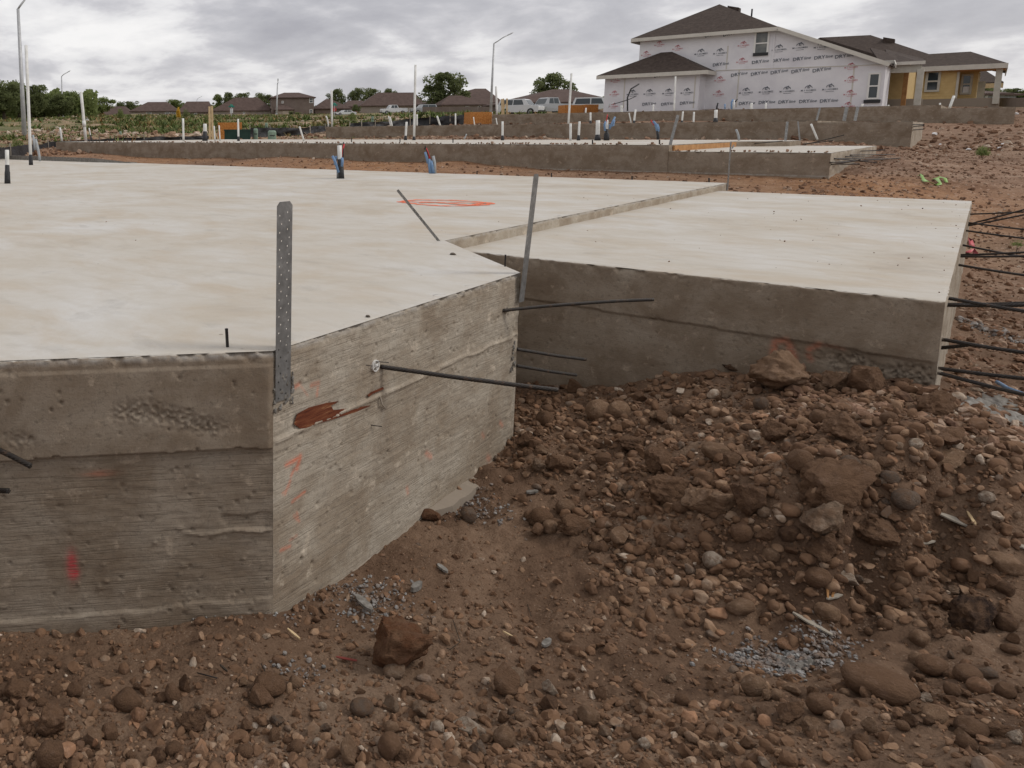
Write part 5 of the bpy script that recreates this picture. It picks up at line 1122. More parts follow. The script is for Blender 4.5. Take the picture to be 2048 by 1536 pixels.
# ------------------------------------------------------------------ vehicles
def car(x,y,r,length,height,label,mt,kind='suv',yaw=0,wpx=None):
    A=atr(x,y,r);A[2]=A[2];th=thing('parked_car',A,label,'car','cars parked along the far street')
    u=RT.copy();u[2]=0;u/=np.linalg.norm(u);c,s=math.cos(yaw),math.sin(yaw);v=np.array([-u[1],u[0],0]);U=u*c+v*s;Vv=-u*s+v*c
    Lh,Hh,Wd=length,height,1.9
    if kind=='suv': body=[(0,.35),(0,.95),(.03,1.02),(.22,1.10),(.33,1.72),(.40,1.80),(.93,1.80),(.985,1.05),(1,.9),(1,.35)]
    elif kind=='truck': body=[(0,.40),(0,1.0),(.03,1.10),(.24,1.18),(.33,1.80),(.37,1.88),(.60,1.88),(.65,1.25),(1,1.22),(1,.45)]
    else: body=[(0,.3),(0,.75),(.04,.82),(.25,.92),(.38,1.40),(.70,1.42),(.84,1.0),(1,.92),(1,.3)]
    k=Hh/1.85;n=len(body)
    def P(t,z,w): return A+U*(t-.5)*Lh+Vv*w+np.array([0,0,z*k])
    V=[];
    for w,inn in ((-Wd/2,0),(-Wd/2+.0,0)): pass
    def wd(z): return Wd/2-(.16*max(0,(z-1.1))/.7 if z>1.1 else 0)
    V=[P(t,z,-wd(z)) for t,z in body]+[P(t,z,wd(z)) for t,z in body]
    meshobj('body',V,[tuple(range(n)),tuple(range(n,2*n))[::-1]]+[(i,i+n,(i+1)%n+n,(i+1)%n) for i in range(n)],mt,th)
    if kind=='suv': wins=[[(.35,1.15),(.40,1.68),(.60,1.70),(.60,1.15)],[(.62,1.15),(.62,1.70),(.90,1.70),(.93,1.15)]];wsl=((.225,1.14),(.325,1.68));rear=((.985,1.10),(.94,1.70))
    elif kind=='truck': wins=[[(.35,1.25),(.38,1.78),(.47,1.80),(.47,1.25)],[(.485,1.25),(.485,1.80),(.595,1.80),(.61,1.25)]];wsl=((.245,1.22),(.325,1.76));rear=((.64,1.30),(.605,1.82))
    else: wins=[[(.37,.95),(.42,1.33),(.55,1.35),(.55,.95)],[(.57,.95),(.57,1.35),(.70,1.33),(.78,.98)]];wsl=((.26,.94),(.37,1.36));rear=((.83,1.02),(.71,1.39))
    for sgn in (-1,1):
        for w in wins:
            meshobj('side_window',[P(t,z,sgn*(wd(z)+.012)) for t,z in w],[(0,1,2,3)],MT_glass,th)
    for (a,b),e in ((wsl,-.02),(rear,.02)):
        meshobj('windshield',[P(a[0]+e/Lh*1.,a[1],-wd(a[1])*.9),P(a[0]+e/Lh,a[1],wd(a[1])*.9),P(b[0]+e/Lh,b[1],wd(b[1])*.9),P(b[0]+e/Lh,b[1],-wd(b[1])*.9)],[(0,1,2,3)],MT_glass,th)
    for t in (.18,.80):
        for sgn in (-1,1):
            c0=P(t,.38,sgn*(Wd/2-.18));c1=P(t,.38,sgn*(Wd/2+.03));mb=MB();mb.tube([c0,c1],.38*k,16);wh=mb.build('wheel',MT_tire,th)
            mb=MB();mb.tube([c1,c1+(c1-c0)*.06],.22*k,12);mb.build('rim',MT_rim,wh)
    for sgn in (-1,1):
        mb=MB();mb.obox(P(1.0,.98,sgn*.78),U*.03,Vv*.10,np.array([0,0,.14]));mb.build('tail_light',MT_tail,th)
        mb=MB();mb.obox(P(.003,.82,sgn*.72),U*.03,Vv*.14,np.array([0,0,.09]));mb.build('headlight',MT_wframe,th)
    mb=MB();mb.obox(P(.0,.45,0),U*.08,Vv*Wd*.48,np.array([0,0,.10]));mb.obox(P(1.0,.5,0),U*.08,Vv*Wd*.48,np.array([0,0,.10]));mb.build('bumper',MT_black,th)
    return th
car(1040,231,104,5.2,2.05,'white suv with black rear glass beside the lumber frame',MT_carw,'suv',PI-.75)
car(1098,231,106,5.9,2.15,'silver pickup truck in the middle of the parked row',MT_cars,'truck',.35)
car(1192,231,100,5.2,2.1,'white van with black rear window behind the orange enclosure',MT_carw,'suv',PI-.5)
car(787,229,170,5.4,1.95,'white pickup truck left of the very tall middle pipe',MT_carw,'truck',.1)
car(848,228,160,4.9,1.9,'silver suv under the big oak',MT_cars,'suv',.1)
car(690,231,175,4.6,1.5,'white car mostly behind the weeds near the stop sign',MT_carw,'sedan',.2)
# distant signs
def sign(x,y,yt,r,label,stop=False,bl=True):
    A=atr(x,y,r);dp=depth(A);B=atd(x,yt,dp);th=thing('street_sign',A,label,'street sign','street signs at the far corner')
    mb=MB();mb.tube([A-[0,0,1],B],.05,6);mb.build('pole',MT_pole,th)
    if bl:
        mb=MB();mb.obox(B+[0,0,.08],RT*.55,FW*.02,(0,0,.13));mb.build('name_plate',MT_teal,th);mb=MB();mb.obox(B+[0,0,.36],RT*.25+FW*.35,(.01,.01,0),(0,0,.12));mb.build('name_plate',MT_teal,th)
    if stop:
        mb=MB();c=B-[0,0,.75];V=[c+RT*.40*math.cos(t)+UP*.40*math.sin(t)-FW*.05 for t in np.arange(8)*PI/4+PI/8];mb.add(V,[tuple(range(8))]);mb.build('stop_plate',MT_stop,th)
    else:
        mb=MB();mb.obox(B-[0,0,.7],RT*.28,FW*.02,(0,0,.42));mb.build('notice_plate',MT_white,th)
sign(463,233,214,150,'green street name sign with white notice before the long taupe house')
sign(669,232,211,150,'green street name sign above a red stop sign',True)
sign(174,238,234,120,'small white notice board at the far left field edge',False,False)
# ------------------------------------------------------------------ trees
def leafmat(name,a,b):
    m=vmat(name,[(.3,a),(.7,b)],.8,4,.75,0,spec=.2);t=m.node_tree;p=t.nodes['Principled BSDF'];tr=t.nodes.new('ShaderNodeBsdfTranslucent');tr.inputs[0].default_value=(*[min(1,x*1.6) for x in b],1)
    ms=t.nodes.new('ShaderNodeMixShader');ms.inputs[0].default_value=.42;t.links.new(p.outputs[0],ms.inputs[1]);t.links.new(tr.outputs[0],ms.inputs[2]);t.links.new(ms.outputs[0],t.nodes['Material Output'].inputs[0]);return m
MT_oak=leafmat('oak_foliage',(.072,.092,.036),(.15,.17,.075));MT_lg=leafmat('light_foliage',(.10,.135,.04),(.18,.21,.08));MT_yl=leafmat('yellow_foliage',(.42,.26,.03),(.58,.40,.07))
MT_weed=None
def crownmesh(name,seed,nleaf,W_=1.,Hh=1.,blobs=14,leaf=.05,mt=None,flat_=.55):
    r=np.random.default_rng(seed);C=[];
    for i in range(blobs):
        t=r.uniform(0,2*PI);q=r.uniform(.0,.72)**.7;h=r.uniform(.20,.86)
        q*=math.sqrt(max(.1,1-((h-.55)/.5)**2));C.append((q*math.cos(t)*.5,q*math.sin(t)*.5,h,r.uniform(.07,.19)))
    C.append((0,0,.62,.26));C.append((0,0,.78,.2))
    C=np.array(C);idx=r.integers(0,len(C),nleaf);d=r.normal(size=(nleaf,3));d/=np.linalg.norm(d,axis=1)[:,None]
    rad=C[idx,3]*r.uniform(.55,1.05,nleaf);P=C[idx,:3]+d*rad[:,None]*[1,1,.75]
    a=r.normal(size=(nleaf,3));a/=np.linalg.norm(a,axis=1)[:,None];b=np.cross(a,r.normal(size=(nleaf,3)));b/=np.linalg.norm(b,axis=1)[:,None]
    s=leaf*r.uniform(.5,1.2,nleaf)[:,None]
    V=np.stack([P-a*s,P+b*s*.6,P+a*s,P-b*s*.6],1).reshape(-1,3);F=np.arange(nleaf*4).reshape(-1,4)
    me=bpy.data.meshes.new(name);me.from_pydata(V.tolist(),[],F.tolist());me.materials.append(mt);me.update();return me,C
def trunkmesh(C,seed):
    mb=MB();r=np.random.default_rng(seed)
    mb.tube([(0,0,-.12),(.01,0,.12),(.0,.01,.30),(0,0,.55)],[.045,.032,.026,.012],8)
    for c in C[:10]:
        mb.tube([(0,0,.22+r.uniform(0,.15)),(c[0]*.5,c[1]*.5,c[2]*.72),tuple(c[:3])],[.016,.010,.003],6)
    me=bpy.data.meshes.new('trunk');me.from_pydata([tuple(map(float,v)) for v in mb.V],[],mb.F);me.materials.append(MT_bark);me.update();return me
TREE={}
for key,mt in (('oak',MT_oak),('light',MT_lg)):
    for k in range(3):
        cm,C=crownmesh('crown',100+k+(7 if key=='light' else 0),5200,blobs=30+k*6,leaf=.030,mt=mt);TREE[(key,k)]=(cm,trunkmesh(C,k))
def tree(x,yb,yt,wpx,r,key,k,label,rot=0,grp='distant trees'):
    A=atr(x,yb,r);dp=depth(A);h=(yb-yt)*dp/FPX;w=wpx*dp/FPX
    th=bpy.data.objects.new('tree',None);COL.objects.link(th);th.location=Vector(A);th.scale=(w,w,h);th.rotation_euler=(0,0,rot);tag(th,label,'tree',grp)
    cm,tm=TREE[(key,k)]
    for nm,me in (('crown',cm),('trunk',tm)):
        o=bpy.data.objects.new(nm,me);COL.objects.link(o);o.parent=th
tree(884,232,143,112,175,'oak',0,'big dark oak in the centre left of the street lamp',.4)
tree(1102,226,143,92,190,'oak',1,'airy oak rising behind the roof left of the wrapped house',1.)
T=[(8,238,158,70,150,'oak',2,'dark tall tree at the left frame edge'),(38,238,163,60,160,'light',1,'olive tree behind the tall lamp pole'),(62,238,170,60,155,'oak',0,'tree behind the very tall white pipe'),(90,238,188,60,165,'light',0,'pale green lower tree in the left tree line'),(118,238,190,56,160,'oak',1,'dark tree right behind the distant lamp'),(146,238,182,62,170,'light',2,'rounded tree beside the slim white pipe'),(176,237,198,56,175,'light',1,'light green tree closing the left tree line'),(206,236,197,46,190,'light',0,'small tree at the right end of the left tree line'),(240,232,201,30,330,'oak',2,'small distant tree left of the brown roofs'),(265,232,201,32,330,'oak',0,'small distant tree above the brown roofs'),(352,228,197,42,330,'light',1,'distant tree between two brown roofs'),(437,225,186,30,300,'light',2,'distant pale tree above the posts'),(460,225,183,40,300,'oak',1,'distant dark tree left of the long roof'),(488,225,184,42,300,'oak',0,'second distant dark tree left of the long roof'),(528,222,184,50,310,'oak',2,'distant tree left of the two-storey roof'),(672,222,176,44,280,'oak',1,'dark tree right of the two-storey house'),(712,222,174,48,280,'oak',2,'dark crown in the middle cluster, left'),(742,222,175,48,285,'oak',0,'dark crown in the middle cluster, centre'),(776,222,176,44,290,'oak',1,'dark crown in the middle cluster, right'),(1970,200,170,60,160,'oak',2,'dark trees seen under the ochre porch'),(2008,206,176,60,150,'oak',0,'dark tree at the right behind the fence'),(2044,208,180,62,150,'light',1,'green tree at the right frame edge'),(712,231,208,22,205,'oak',1,'small dark yard tree before the brown houses'),(583,231,222,14,200,'oak',0,'small yard shrub tree before the two-storey house'),(596,231,224,16,195,'light',2,'pale yard shrub before the two-storey house')]
for i,t_ in enumerate(T):
    t_=list(t_)
    if t_[0]<230: t_[3]*=1.35;t_[2]-=4
    tree(*t_[:7],t_[7],rot=i*1.3)
# low shrubs
def bush(x,yb,yt,wpx,r,mt,label,seed,n=500,leaf=.09):
    A=atr(x,yb,r);dp=depth(A);h=(yb-yt)*dp/FPX;w=wpx*dp/FPX
    rg=np.random.default_rng(seed);d=rg.normal(size=(n,3));d/=np.linalg.norm(d,axis=1)[:,None];d[:,2]=abs(d[:,2]);q=rg.uniform(.3,1,n)[:,None]
    P=d*q*[w/2,w/2,h*.95]+[0,0,0];a=rg.normal(size=(n,3))*[.5,.5,1];a/=np.linalg.norm(a,axis=1)[:,None];b=np.cross(a,rg.normal(size=(n,3)));b/=np.linalg.norm(b,axis=1)[:,None];s=leaf*h*rg.uniform(.5,1.2,n)[:,None]
    th=thing('shrub',A,label,'shrub','wild shrubs on the site');V=np.stack([P-a*s,P+b*s*.4,P+a*s,P-b*s*.4],1).reshape(-1,3)+A
    meshobj('foliage',V,np.arange(n*4).reshape(-1,4),mt,th)
    mb=MB();
    for k in range(6): mb.tube([A-[0,0,.1],A+P[k*7]*.6,A+P[k*7]],[.012*h,.008*h,.003*h],4)
    mb.build('stem',MT_bark,th)
bush(357,234,213,9,120,MT_yl,'slim yellow flowering sapling before the brown roofs',1)
bush(372,233,217,16,130,MT_oak,'round dark bush beside the yellow sapling',2)
bush(241,236,214,15,120,MT_lg,'bright green sapling before the far roofs',3)
bush(1965,310,290,26,24,MT_lg,'green weed clump on the pale dirt at right',4,420,.12)
bush(35,300,272,26,32,MT_lg,'green weed clump by the lamp base at left',5,500)
bush(262,272,253,20,60,MT_lg,'green shrub in the left weed field',6)
bush(705,240,224,20,75,MT_lg,'green shrub rising from the field left of the big oak',8)
bush(2035,492,478,26,11,MT_lg,'tiny green weed at the right edge among strands',9,160,.16)
# ------------------------------------------------------------------ scattered debris, stones, gravel, weeds
def ico(sub):
    bm=bmesh.new();bmesh.ops.create_icosphere(bm,subdivisions=sub,radius=1);V=np.array([v.co[:] for v in bm.verts]);F=np.array([[v.index for v in f.verts] for f in bm.faces]);bm.free();return V,F
ICO={s:ico(s) for s in (1,2,3,4,5)}
def rockshape(sub,kind,seed,flat_=False):
    V,F=ICO[sub];r=np.random.default_rng(seed);V=V.copy()
    ax=r.uniform(.62,1.05,3);ax[0]=1.08
    if kind=='cobble':
        V=np.sign(V)*np.abs(V)**r.uniform(.85,1.0);n=r.normal(size=(3,3));
        for q in n: q/=np.linalg.norm(q);V-=q*np.clip(V@q-.78,0,1)[:,None]*.75
        V*= (1+.12*fbm(V*1.6+seed*3.1,5,seed,.5))[:,None]
    else:
        m_=10 if kind=='angular' else 12
        n=r.normal(size=(m_,3));n/=np.linalg.norm(n,axis=1)[:,None];D=r.uniform(.40,.80,m_) if kind=='angular' else r.uniform(.40,.74,m_)
        for q,d in zip(n,D): V-=q*np.clip(V@q-d,0,2)[:,None]*.93
        amp=.14 if kind=='angular' else .30
        V*=(1+amp*fbm(V*(2.2 if kind=='angular' else 2.8)+seed*3.1,5 if sub>2 else 2,seed,.62))[:,None]
        if sub==3: V*=(1+(.13 if kind=='clod' else .07)*fbm(V*6+seed,3,seed+3,.6))[:,None]
        if kind=='clod' and sub>=4: V*=(1+.07*fbm(V*7+seed,4,seed+5,.7))[:,None]
        V/=np.abs(V).max()*.9
    V=V/np.abs(V).max(0)*ax/ax.max()*1.05
    if sub>=3: V=V/np.abs(V).max(0)
    return V,F
def rockmesh(name,sub,kind,seed):
    V,F=rockshape(sub,kind,seed);me=bpy.data.meshes.new(name);me.from_pydata(V.tolist(),[],F.tolist());me.materials.append(MT_stone)
    me.polygons.foreach_set('use_smooth',np.ones(len(F),bool));me.update();return me
RM={'cobble':[rockmesh('stone',4,'cobble',i) for i in range(7)],'angular':[rockmesh('stone',4,'angular',20+i) for i in range(7)],'clod':[rockmesh('dirt_clod',5,'clod',40+i) for i in range(8)]}
CBR=(.168,.096,.056);CDK=(.095,.052,.030);CTN=(.26,.165,.102);CWH=(.44,.36,.28);COR=(.30,.165,.095);CGR=(.16,.118,.088);CRD=(.14,.062,.030);CLT=(.27,.19,.13)
placed=[]
def ground_hit(x,y):
    d=ray(x,y);t=.5
    for _ in range(400):
        p=EYEP+d*t
        if hb1(p[0],p[1])>p[2]: break
        t*=1.012
    return p
_hc={}
def hb1(x,y):
    k=(round(x*25),round(y*25))
    if k not in _hc: _hc[k]=float(hbase(np.array([x]),np.array([y]))[0])
    return _hc[k]
def rock(x,y,w,h,kind,col,label,cat,grp,k=None,rot=None,name=None,sink=.28,tilt=None):
    """x,y: centre of its foot in the photograph; w,h: width and height in pixels"""
    p=ground_hit(x,y);dp=depth(p);a=w/2*dp/FPX;b=h/2*dp/FPX
    z=gz(p[0],p[1])
    o=bpy.data.objects.new(name or ('dirt_clod' if kind=='clod' else 'stone'),RM[kind][k if k is not None else random.randrange(len(RM[kind]))]);COL.objects.link(o)
    o.scale=(a*1.03,(a+b)*.52,b*1.12);o.location=(p[0]+FW[0]*a*.3,p[1]+FW[1]*a*.3,z+b*(1-sink*1.0));o.rotation_euler=(random.uniform(-.25,.25) if tilt is None else tilt[0],random.uniform(-.25,.25) if tilt is None else tilt[1],(AZ+random.uniform(-.5,.5)) if rot is None else AZ+rot)
    j=random.uniform(.88,1.14);o.color=(col[0]*j,col[1]*j,col[2]*j,1);tag(o,label,cat,grp);placed.append((o.location[0],o.location[1],max(a,.02)));return o
BIG=[(797,1338,135,95,'clod',CRD,'large reddish clod lying alone on flat dirt below the bay wall',0,0),
(1572,795,112,88,'clod',CTN,'tallest tan dirt clod perched against the garage wall',1,0),
(1652,1082,92,80,'clod',CLT,'big pale gray clod in the middle of the rubble mound',2,.3),
(1690,1030,150,90,'clod',CBR,'widest brown clod lying across the rubble mound',3,.2),
(1340,1005,100,75,'clod',CBR,'chunky brown clod left of the mound centre',4,0),
(1420,1045,110,60,'clod',CTN,'low tan speckled clod in front of the chunky one',5,.1),
(1500,1030,75,55,'clod',CDK,'dark crumbly clod between two large ones on the mound',0,1),
(1765,1110,90,60,'clod',CBR,'wedge shaped clod at the right foot of the mound',1,-.2),
(1650,1140,70,60,'clod',CDK,'dark clod at the mound foot above the pale slab stone',2,.6),
(1960,1270,90,65,'clod',(.035,.020,.014),'nearly black wedge clod at the right edge',3,.4),
(1775,1395,125,50,'cobble',CBR,'large smooth oblong cobble lying in the right foreground',2,-.9),
(1868,825,75,62,'clod',CBR,'broad clod at the foot of the garage corner',4,.3),
(1680,785,60,50,'clod',CTN,'clod right of the tallest one against the wall',5,.3),
(1735,790,72,62,'clod',CBR,'pointed clod beneath the honeycombed concrete',0,2),
(1470,745,45,26,'clod',(.03,.018,.012),'small black clod at the wall left of the tallest clod',1,0),
(1200,840,50,42,'cobble',CTN,'rounded tan stone high on the left of the mound',1,.2),
(1240,838,42,34,'cobble',CTN,'pale topped stone beside the rounded tan one',3,.1),
(1050,905,34,38,'clod',CBR,'clod nestled at the foot of the far bay corner',2,0),
(1325,955,60,50,'clod',CBR,'angular clod above the chunky brown one',3,.7),
(1270,900,80,34,'clod',CDK,'flat dark clod on the upper left of the mound',4,.2),
(1120,950,66,32,'clod',CBR,'long low clod at the left of the mound',5,0),
(1435,925,50,32,'cobble',CTN,'smooth brown cobble below the tallest clod',4,.1),
(1555,900,75,40,'clod',CBR,'rough clod below the tallest one, mid slope',0,.4),
(1690,905,80,50,'clod',CBR,'rough block of dirt right of mid mound',1,.8),
(1900,900,85,52,'clod',CBR,'slanting clod on the right shoulder of the mound',2,.5),
(1905,945,90,36,'clod',CTN,'long flat clod on the right shoulder of the mound',3,.1),
(1700,945,42,34,'cobble',CGR,'gray rounded cobble above the widest clod',5,0),
(1740,960,40,34,'cobble',CTN,'oval tan cobble with white chip above the widest clod',6,.5),
(1600,965,44,40,'cobble',CBR,'brown cobble left of the widest clod',0,.2),
(1812,1045,52,34,'cobble',CGR,'gray cobble right of the pale gray clod',1,.3),
(1692,1175,50,30,'angular',CWH,'whitish angular stone at the foot of the mound',2,-.4),
(1638,1188,46,34,'cobble',CBR,'round brown stone beside the whitish angular one',3,0),
(1658,1240,42,30,'cobble',CTN,'rounded stone below the mortar crumbs',4,.3),
(1485,1235,52,28,'cobble',CTN,'pale dusty cobble left in the foreground of the mound',5,0),
(1580,1303,44,22,'angular',COR,'orange stone resting on the mortar patch',6,-.3),
(1510,1400,46,34,'cobble',CTN,'domed tan cobble below the mortar patch',0,0),
(1870,1345,58,34,'cobble',CBR,'large dull cobble right of the oblong one',1,.2),
(1940,1370,50,30,'cobble',CBR,'second dull cobble farther right of the oblong one',2,.3),
(1870,1460,50,30,'cobble',CTN,'brown cobble below the big oblong one',3,.1),
(2015,1155,60,32,'cobble',CTN,'flat oval cobble at the right edge under the scrap sheet',4,0),
(1975,1018,28,22,'cobble',CWH,'small pure white stone on the right slope',5,.4),
(1180,1440,42,36,'cobble',CTN,'round tan stone in the bottom foreground, centre',6,0),
(1010,1490,42,38,'cobble',CTN,'round stone with pale spots in the bottom foreground',0,0),
(785,1430,40,30,'angular',CLT,'pale angular stone left of the split stone in the foreground row',1,.3),
(835,1438,36,34,'angular',CLT,'split cream stone in the foreground row',2,-.5),
(725,1432,48,28,'cobble',CGR,'flat gray stone in the foreground row',3,0),
(940,1468,70,26,'angular',CWH,'white crusted stone in the foreground row, elongated',4,-.3),
(875,1465,28,24,'cobble',CWH,'white pebble stone beside the elongated crusted one',5,0),
(1015,1385,64,50,'angular',CBR,'brown block stone rising from the foreground row',6,.2),
(1035,1378,46,38,'angular',CLT,'cream faced angular stone atop the foreground row',0,.3),
(790,1362,46,24,'cobble',CLT,'pale yellow stone just below the large reddish clod',2,.1),
(855,1402,48,20,'angular',COR,'orange brown wedge stone below the reddish clod',3,-.2),
(345,1410,30,38,'cobble',CBR,'upright egg shaped stone in the left foreground',1,0),
(370,1400,26,42,'angular',CDK,'dark upright stone beside the egg shaped one',4,.2),
(255,1425,60,36,'cobble',CBR,'long rounded stone lying in the left foreground',6,-.5),
(25,1405,62,44,'clod',CBR,'brown clod at the bottom left frame edge',5,0),
(100,1470,72,60,'clod',CBR,'cone shaped clod in the bottom left corner',0,0),
(520,1425,62,40,'angular',CBR,'flat angular stone left of centre in the foreground',2,.3),
(540,1400,64,40,'cobble',CBR,'big half buried stone left of centre in the foreground',3,0),
(100,1536,52,40,'cobble',CBR,'stone cut by the bottom frame edge at left',4,0),
(190,1500,46,34,'angular',CTN,'angular stone near the bottom left with pale edge',5,.2),
(390,1470,60,34,'clod',CDK,'overhanging dirt clod in the bottom left foreground',1,.1),
(780,1520,42,46,'cobble',CBR,'egg shaped cobble near the bottom edge, left of centre',2,.6),
(700,1536,36,52,'angular',CTN,'pointed pale stone cut by the bottom edge',6,0),
(1585,1460,62,44,'clod',CBR,'flat topped clod in the right foreground',2,.3),
(1640,1450,44,38,'cobble',CBR,'round brown stone right of the flat topped clod',5,0),
(1950,1470,60,36,'cobble',CBR,'large brown cobble at the right bottom',6,.3),
(1086,1050,44,34,'cobble',CBR,'rounded brown stone at the left foot of the mound',1,.1),
(862,1048,38,26,'angular',CRD,'small dark red stone leaning on the bay wall foot',3,.2),
(938,1030,30,26,'cobble',CGR,'round gray pebble near the footing lip',4,0),
(1150,1085,66,34,'clod',CBR,'low clod at the left edge of the mound foot',3,.2)]
for b in BIG: rock(b[0],b[1],b[2],b[3],b[4],b[5],b[6],'dirt clod' if b[4]=='clod' else 'stone',None,k=b[7]%len(RM[b[4]]),rot=b[8])
# remaining individually placed stones: sampled over the visible rubble
GRP=[('brown fist-sized stone lying in the rubble mound before the garage wall','loose stones on the rubble mound'),('dusty stone in the row of rubble along the bottom foreground','loose stones in the foreground rubble'),('loose stone on the dirt at the right of the mound','loose stones on the right slope')]
def pick_col(r):
    q=r.random()
    return CBR if q<.46 else CTN if q<.66 else CDK if q<.78 else CGR if q<.84 else CLT if q<.91 else COR if q<.955 else CWH
rg=random.Random(5);cnt=0;tries=0
need=300-len(BIG)
used_px=[(b[0],b[1]-b[3]*.4,b[2]*.5) for b in BIG]
while cnt<need and tries<6000:
    tries+=1
    if rg.random()<.52: x=rg.uniform(1050,2040);y=rg.uniform(780,1180);g=0
    elif rg.random()<.7: x=rg.uniform(10,2040);y=rg.uniform(1380,1530);g=1
    else: x=rg.uniform(1650,2040);y=rg.uniform(1180,1400);g=2
    if g==0 and (y<760+ (max(0,1500-x))*.0+ (x-1500)*0 or y> 1180 or (x<1150 and y<840) or (x<1300 and y>1120) or (x>1880 and y<870)): continue
    w0=1. if g==0 else .78
    if g==0 and x>1900: g=2
    w=rg.uniform(20,44)*(1 if rg.random()<.8 else 1.3)*(.75+.25*(y-760)/700)*w0
    if any((x-a)**2+((y-b)*1.3)**2<(w*.42+c*.72)**2 for a,b,c in used_px): continue
    used_px.append((x,y-w*.3,w*.5));kd='cobble' if rg.random()<.33 else 'angular' if rg.random()<.42 else 'clod'
    hh=w*rg.uniform(.6,.95);c_=pick_col(rg);cw={CBR:'brown',CTN:'tan',CDK:'dark brown',CGR:'gray',CLT:'pale',COR:'orange tinted',CWH:'whitish'}[c_]
    kw={'cobble':'rounded','angular':'angular','clod':'crumbly'}[kd];sz='small' if w<26 else 'fist-sized' if w<36 else 'large'
    if g==0: lw=('close under the garage wall' if y<850 else 'on the upper slope' if y<950 else 'on the lower slope' if y<1060 else 'at the foot')+' of the rubble mound';lw=lw.replace('close under the garage wall of the rubble mound','on the mound close under the garage wall')+(', left part' if x<1320 else ', centre' if x<1620 else ', right part')
    elif g==1: lw=('in the back row' if y<1430 else 'in the middle row' if y<1480 else 'along the bottom edge')+' of foreground rubble, '+['far left','left of centre','below the reddish clod','centre','right of centre','below the mortar patch','far right'][min(6,int(x/293))]
    else: lw='on the right slope, '+('beside the gray scrap sheet' if y<1130 else 'below the gray scrap sheet' if y<1240 else 'above the big oblong cobble' if y<1330 else 'beside the big oblong cobble')
    rock(x,y,w,hh,kd,c_,f'{sz} {cw} {kw} stone {lw}','stone',GRP[g][1],name='stone',sink=.35);cnt+=1
# joined gravel: everything smaller
def scatter(name,P,size,sub,label,seed,cols=None,sink=.3,kinds=('clod','angular','clod','cobble','angular'),squash=.75,base_cols=None):
    r=np.random.default_rng(seed);n=len(P);NP=14;protos=[rockshape(sub,kinds[i%len(kinds)],seed+i) for i in range(NP)]
    V0=np.stack([p[0] for p in protos]);F0=protos[0][1];nv=V0.shape[1];k=r.integers(0,NP,n)
    Vb=V0[k]*size[:,None,None]*np.stack([r.uniform(.75,1.25,n),r.uniform(.75,1.25,n),r.uniform(.5,1,n)*squash/.75],-1)[:,None,:]
    q=r.normal(size=(n,4))*[1,.25,.25,1];q/=np.linalg.norm(q,axis=1)[:,None];w,x,y,z=q.T
    R=np.stack([1-2*(y*y+z*z),2*(x*y-z*w),2*(x*z+y*w),2*(x*y+z*w),1-2*(x*x+z*z),2*(y*z-x*w),2*(x*z-y*w),2*(y*z+x*w),1-2*(x*x+y*y)],-1).reshape(n,3,3)
    Vb=np.einsum('nij,nkj->nki',R,Vb);zt=hgt(P[:,0],P[:,1])+size*(.60-sink*r.uniform(.35,2.2,n))
    Vb+=np.stack([P[:,0],P[:,1],zt],-1)[:,None,:]
    F=(F0[None]+np.arange(n)[:,None,None]*nv).reshape(-1,3)
    me=bpy.data.meshes.new(name);me.vertices.add(n*nv);me.vertices.foreach_set('co',Vb.astype(np.float32).ravel())
    me.loops.add(len(F)*3);me.loops.foreach_set('vertex_index',F.astype(np.int32).ravel());me.polygons.add(len(F));me.polygons.foreach_set('loop_start',np.arange(0,len(F)*3,3,dtype=np.int32))
    me.polygons.foreach_set('use_smooth',np.full(len(F),sub>=3));me.materials.append(MT_gravel);me.update(calc_edges=True)
    o=bpy.data.objects.new(name,me);COL.objects.link(o);tag(o,label,'gravel',kind='stuff')
    C=np.array(base_cols if base_cols is not None else [(.135,.076,.044)]*10+[CBR]*12+[CTN]*6+[CDK]*6+[CGR]+[CLT]*2+[COR]+[CWH])
    c=C[r.integers(0,len(C),n)]*r.uniform(.85,1.2,n)[:,None];cc=np.repeat(c,nv,axis=0);setcol(o,'col',cc);return o
def polar(n,a0,a1,r0,r1,seed,pw=1.0):
    r=np.random.default_rng(seed);a=np.radians(r.uniform(a0,a1,n));q=r0*(r1/r0)**(r.random(n)**pw);ph=PH0-a;return np.stack([q*np.cos(ph),q*np.sin(ph)],-1)
def inside(P,poly,m=0):
    x,y=P[:,0],P[:,1];c=np.zeros(len(P),bool);n=len(poly)
    for i in range(n):
        x0,y0=poly[i];x1,y1=poly[(i+1)%n]
        if y0==y1: continue
        t=((y0>y)!=(y1>y))&(x<(x1-x0)*(y-y0)/(y1-y0)+x0);c^=t
    return c
def free(P):
    k=~inside(P,mainpoly)&~inside(P,[(-2.9,5.38),(-.05,5.38),(-.05,13.35),(-2.9,13.35)])
    k&=~((P[:,1]>Y2-.03)&(P[:,1]<26.3)&(P[:,0]<-1.9)&(P[:,0]>-26))
    k&=~((P[:,1]>Y3-.03)&(P[:,1]<42.6)&(P[:,0]<xr3+.05)&(P[:,0]>-25))
    k&=~((P[:,1]>Y4-.03)&(P[:,1]<57)&(P[:,0]<.7)&(P[:,0]>-23))
    return k
